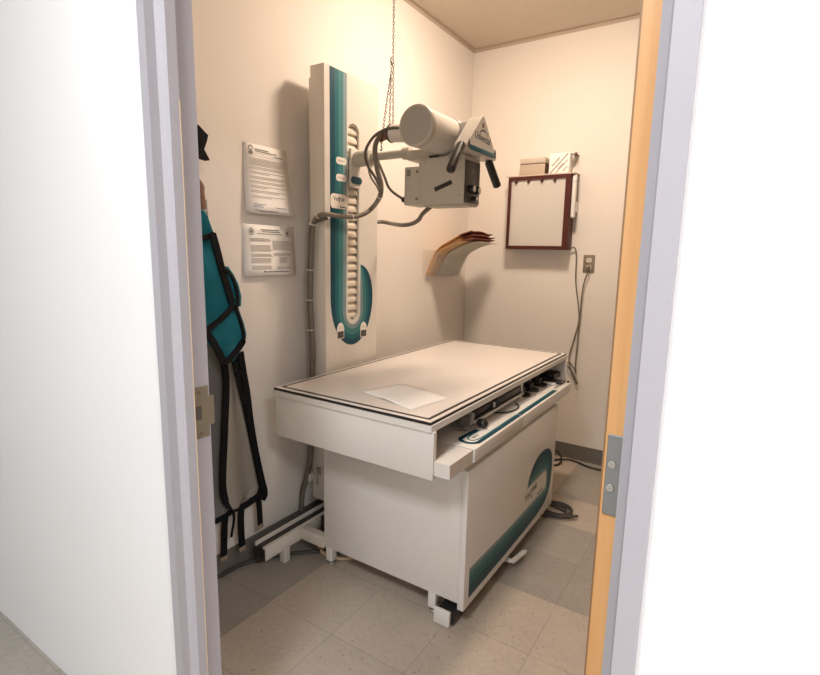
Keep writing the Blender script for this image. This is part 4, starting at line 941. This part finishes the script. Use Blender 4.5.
part('hook', bx(XL+.001, X4_, 1.10, 1.125, 1.69, 1.71, bev=.003), 'steel', cl)

for o_, xa, zz in ((ga, -1.637, 1.45), (g2, -1.607, 1.02), (ta, -1.567, 1.40)):
    part('wall_hook', bx(XL+.0005, xa, 1.085, 1.095, zz, zz+.010), 'steel', o_)
# ------------------------------------------------------------------ cables on the floor
bm = newbm(); C = onZ(556, 513.5, 0); pts = []
for k in range(80):
    t = k/80*2*PI*3.0; r = .046+.052*(k/80); e = 1+.10*math.sin(t*.37)
    pts.append(Vector((-.712+r*1.05*math.cos(t)*e+.012*(k/80), 2.555+r*.88*math.sin(t)-.015*(k/80), .007+.006*(k/80)*2)))
pts = [Vector((-.90, 2.58, .007)), Vector((-.80, 2.595, .007))]+pts+[Vector((-.70, 2.46, .010)), Vector((-.80, 2.43, .007)), Vector((-.92, 2.40, .007))]
tube(bm, smooth_path(pts, 3), .0058, 8); thing('coiled_cable', bm, 'greycable', 'dark grey cable coiled on floor by far end of table', 'cable')
bm = newbm(); q = px_path([(545, 440, 'Y', 3.26), (553, 447, 'Y', 3.25), (559, 453, 'Y', 3.23), (561.5, 459, 'Y', 3.20)])
pts = [Vector((-1.00, 3.22, .25)), q[1], q[2], q[3], onZ(559, 464, .010), onZ(553, 465, .006), onZ(546, 463, .006)]
tube(bm, smooth_path(pts, 8), .0060, 8); thing('floor_cable', bm, 'blackcord', 'black cable curling to floor against back wall behind table', 'cable')
bm = newbm(); pts = [onZ(x, y, .007) for x, y in ((548, 461), (558, 459.5), (568, 459.5), (577, 462), (586, 466), (594, 468.5), (602, 470.5))]+[Vector((-.45, 3.20, .007)), Vector((-.2, 3.25, .007))]
tube(bm, smooth_path(pts, 8), .0055, 8); thing('floor_cable', bm, 'blackcord', 'black cable running along floor from table toward the open door', 'cable')
bm = newbm(); pts = [onZ(x, y, .010) for x, y in ((214, 579), (226, 572.5), (243, 564), (262, 558.5), (280, 555), (300, 552.5), (326, 551))]+[Vector((-1.25, 1.72, .010))]
pts.insert(0, pts[0]+Vector((-.0, -.12, 0)))
tube(bm, smooth_path(pts, 8), .0085, 8); thing('floor_cable', bm, 'greycable', 'dusty grey cable crossing floor under floor rail toward table', 'cable')
bm = newbm(); c = Vector((-1.405, 1.62, .012)); pts = [c+Vector((.105*math.cos(t), .075*math.sin(t), 0)) for t in [2*PI*k/30 for k in range(31)]]
tube(bm, pts, .0085, 8); thing('coiled_cable', bm, 'chip', 'tan cable loop on floor between floor rail and table', 'cable')

for o_ in list(COL.objects):
    if o_.parent: continue
    for k_, g_ in (('lead_apron', 'lead aprons on the left wall'), ('file_folder', 'folders in the wall pocket'), ('posted_notice', 'notices posted on the left wall'), ('floor_cable', 'cables lying on the floor'), ('control_cable', 'thin cables beside the tube head')):
        if o_.name.split('.')[0] == k_: o_['group'] = g_
# ------------------------------------------------------------------ view
sc.view_settings.view_transform = 'Standard'; sc.view_settings.look = 'None'
sc.view_settings.gamma = 1.0; sc.view_settings.use_curve_mapping = False
sc.view_settings.exposure = 0.0
sc.cycles.use_denoising = True
sc.cycles.max_bounces = 8
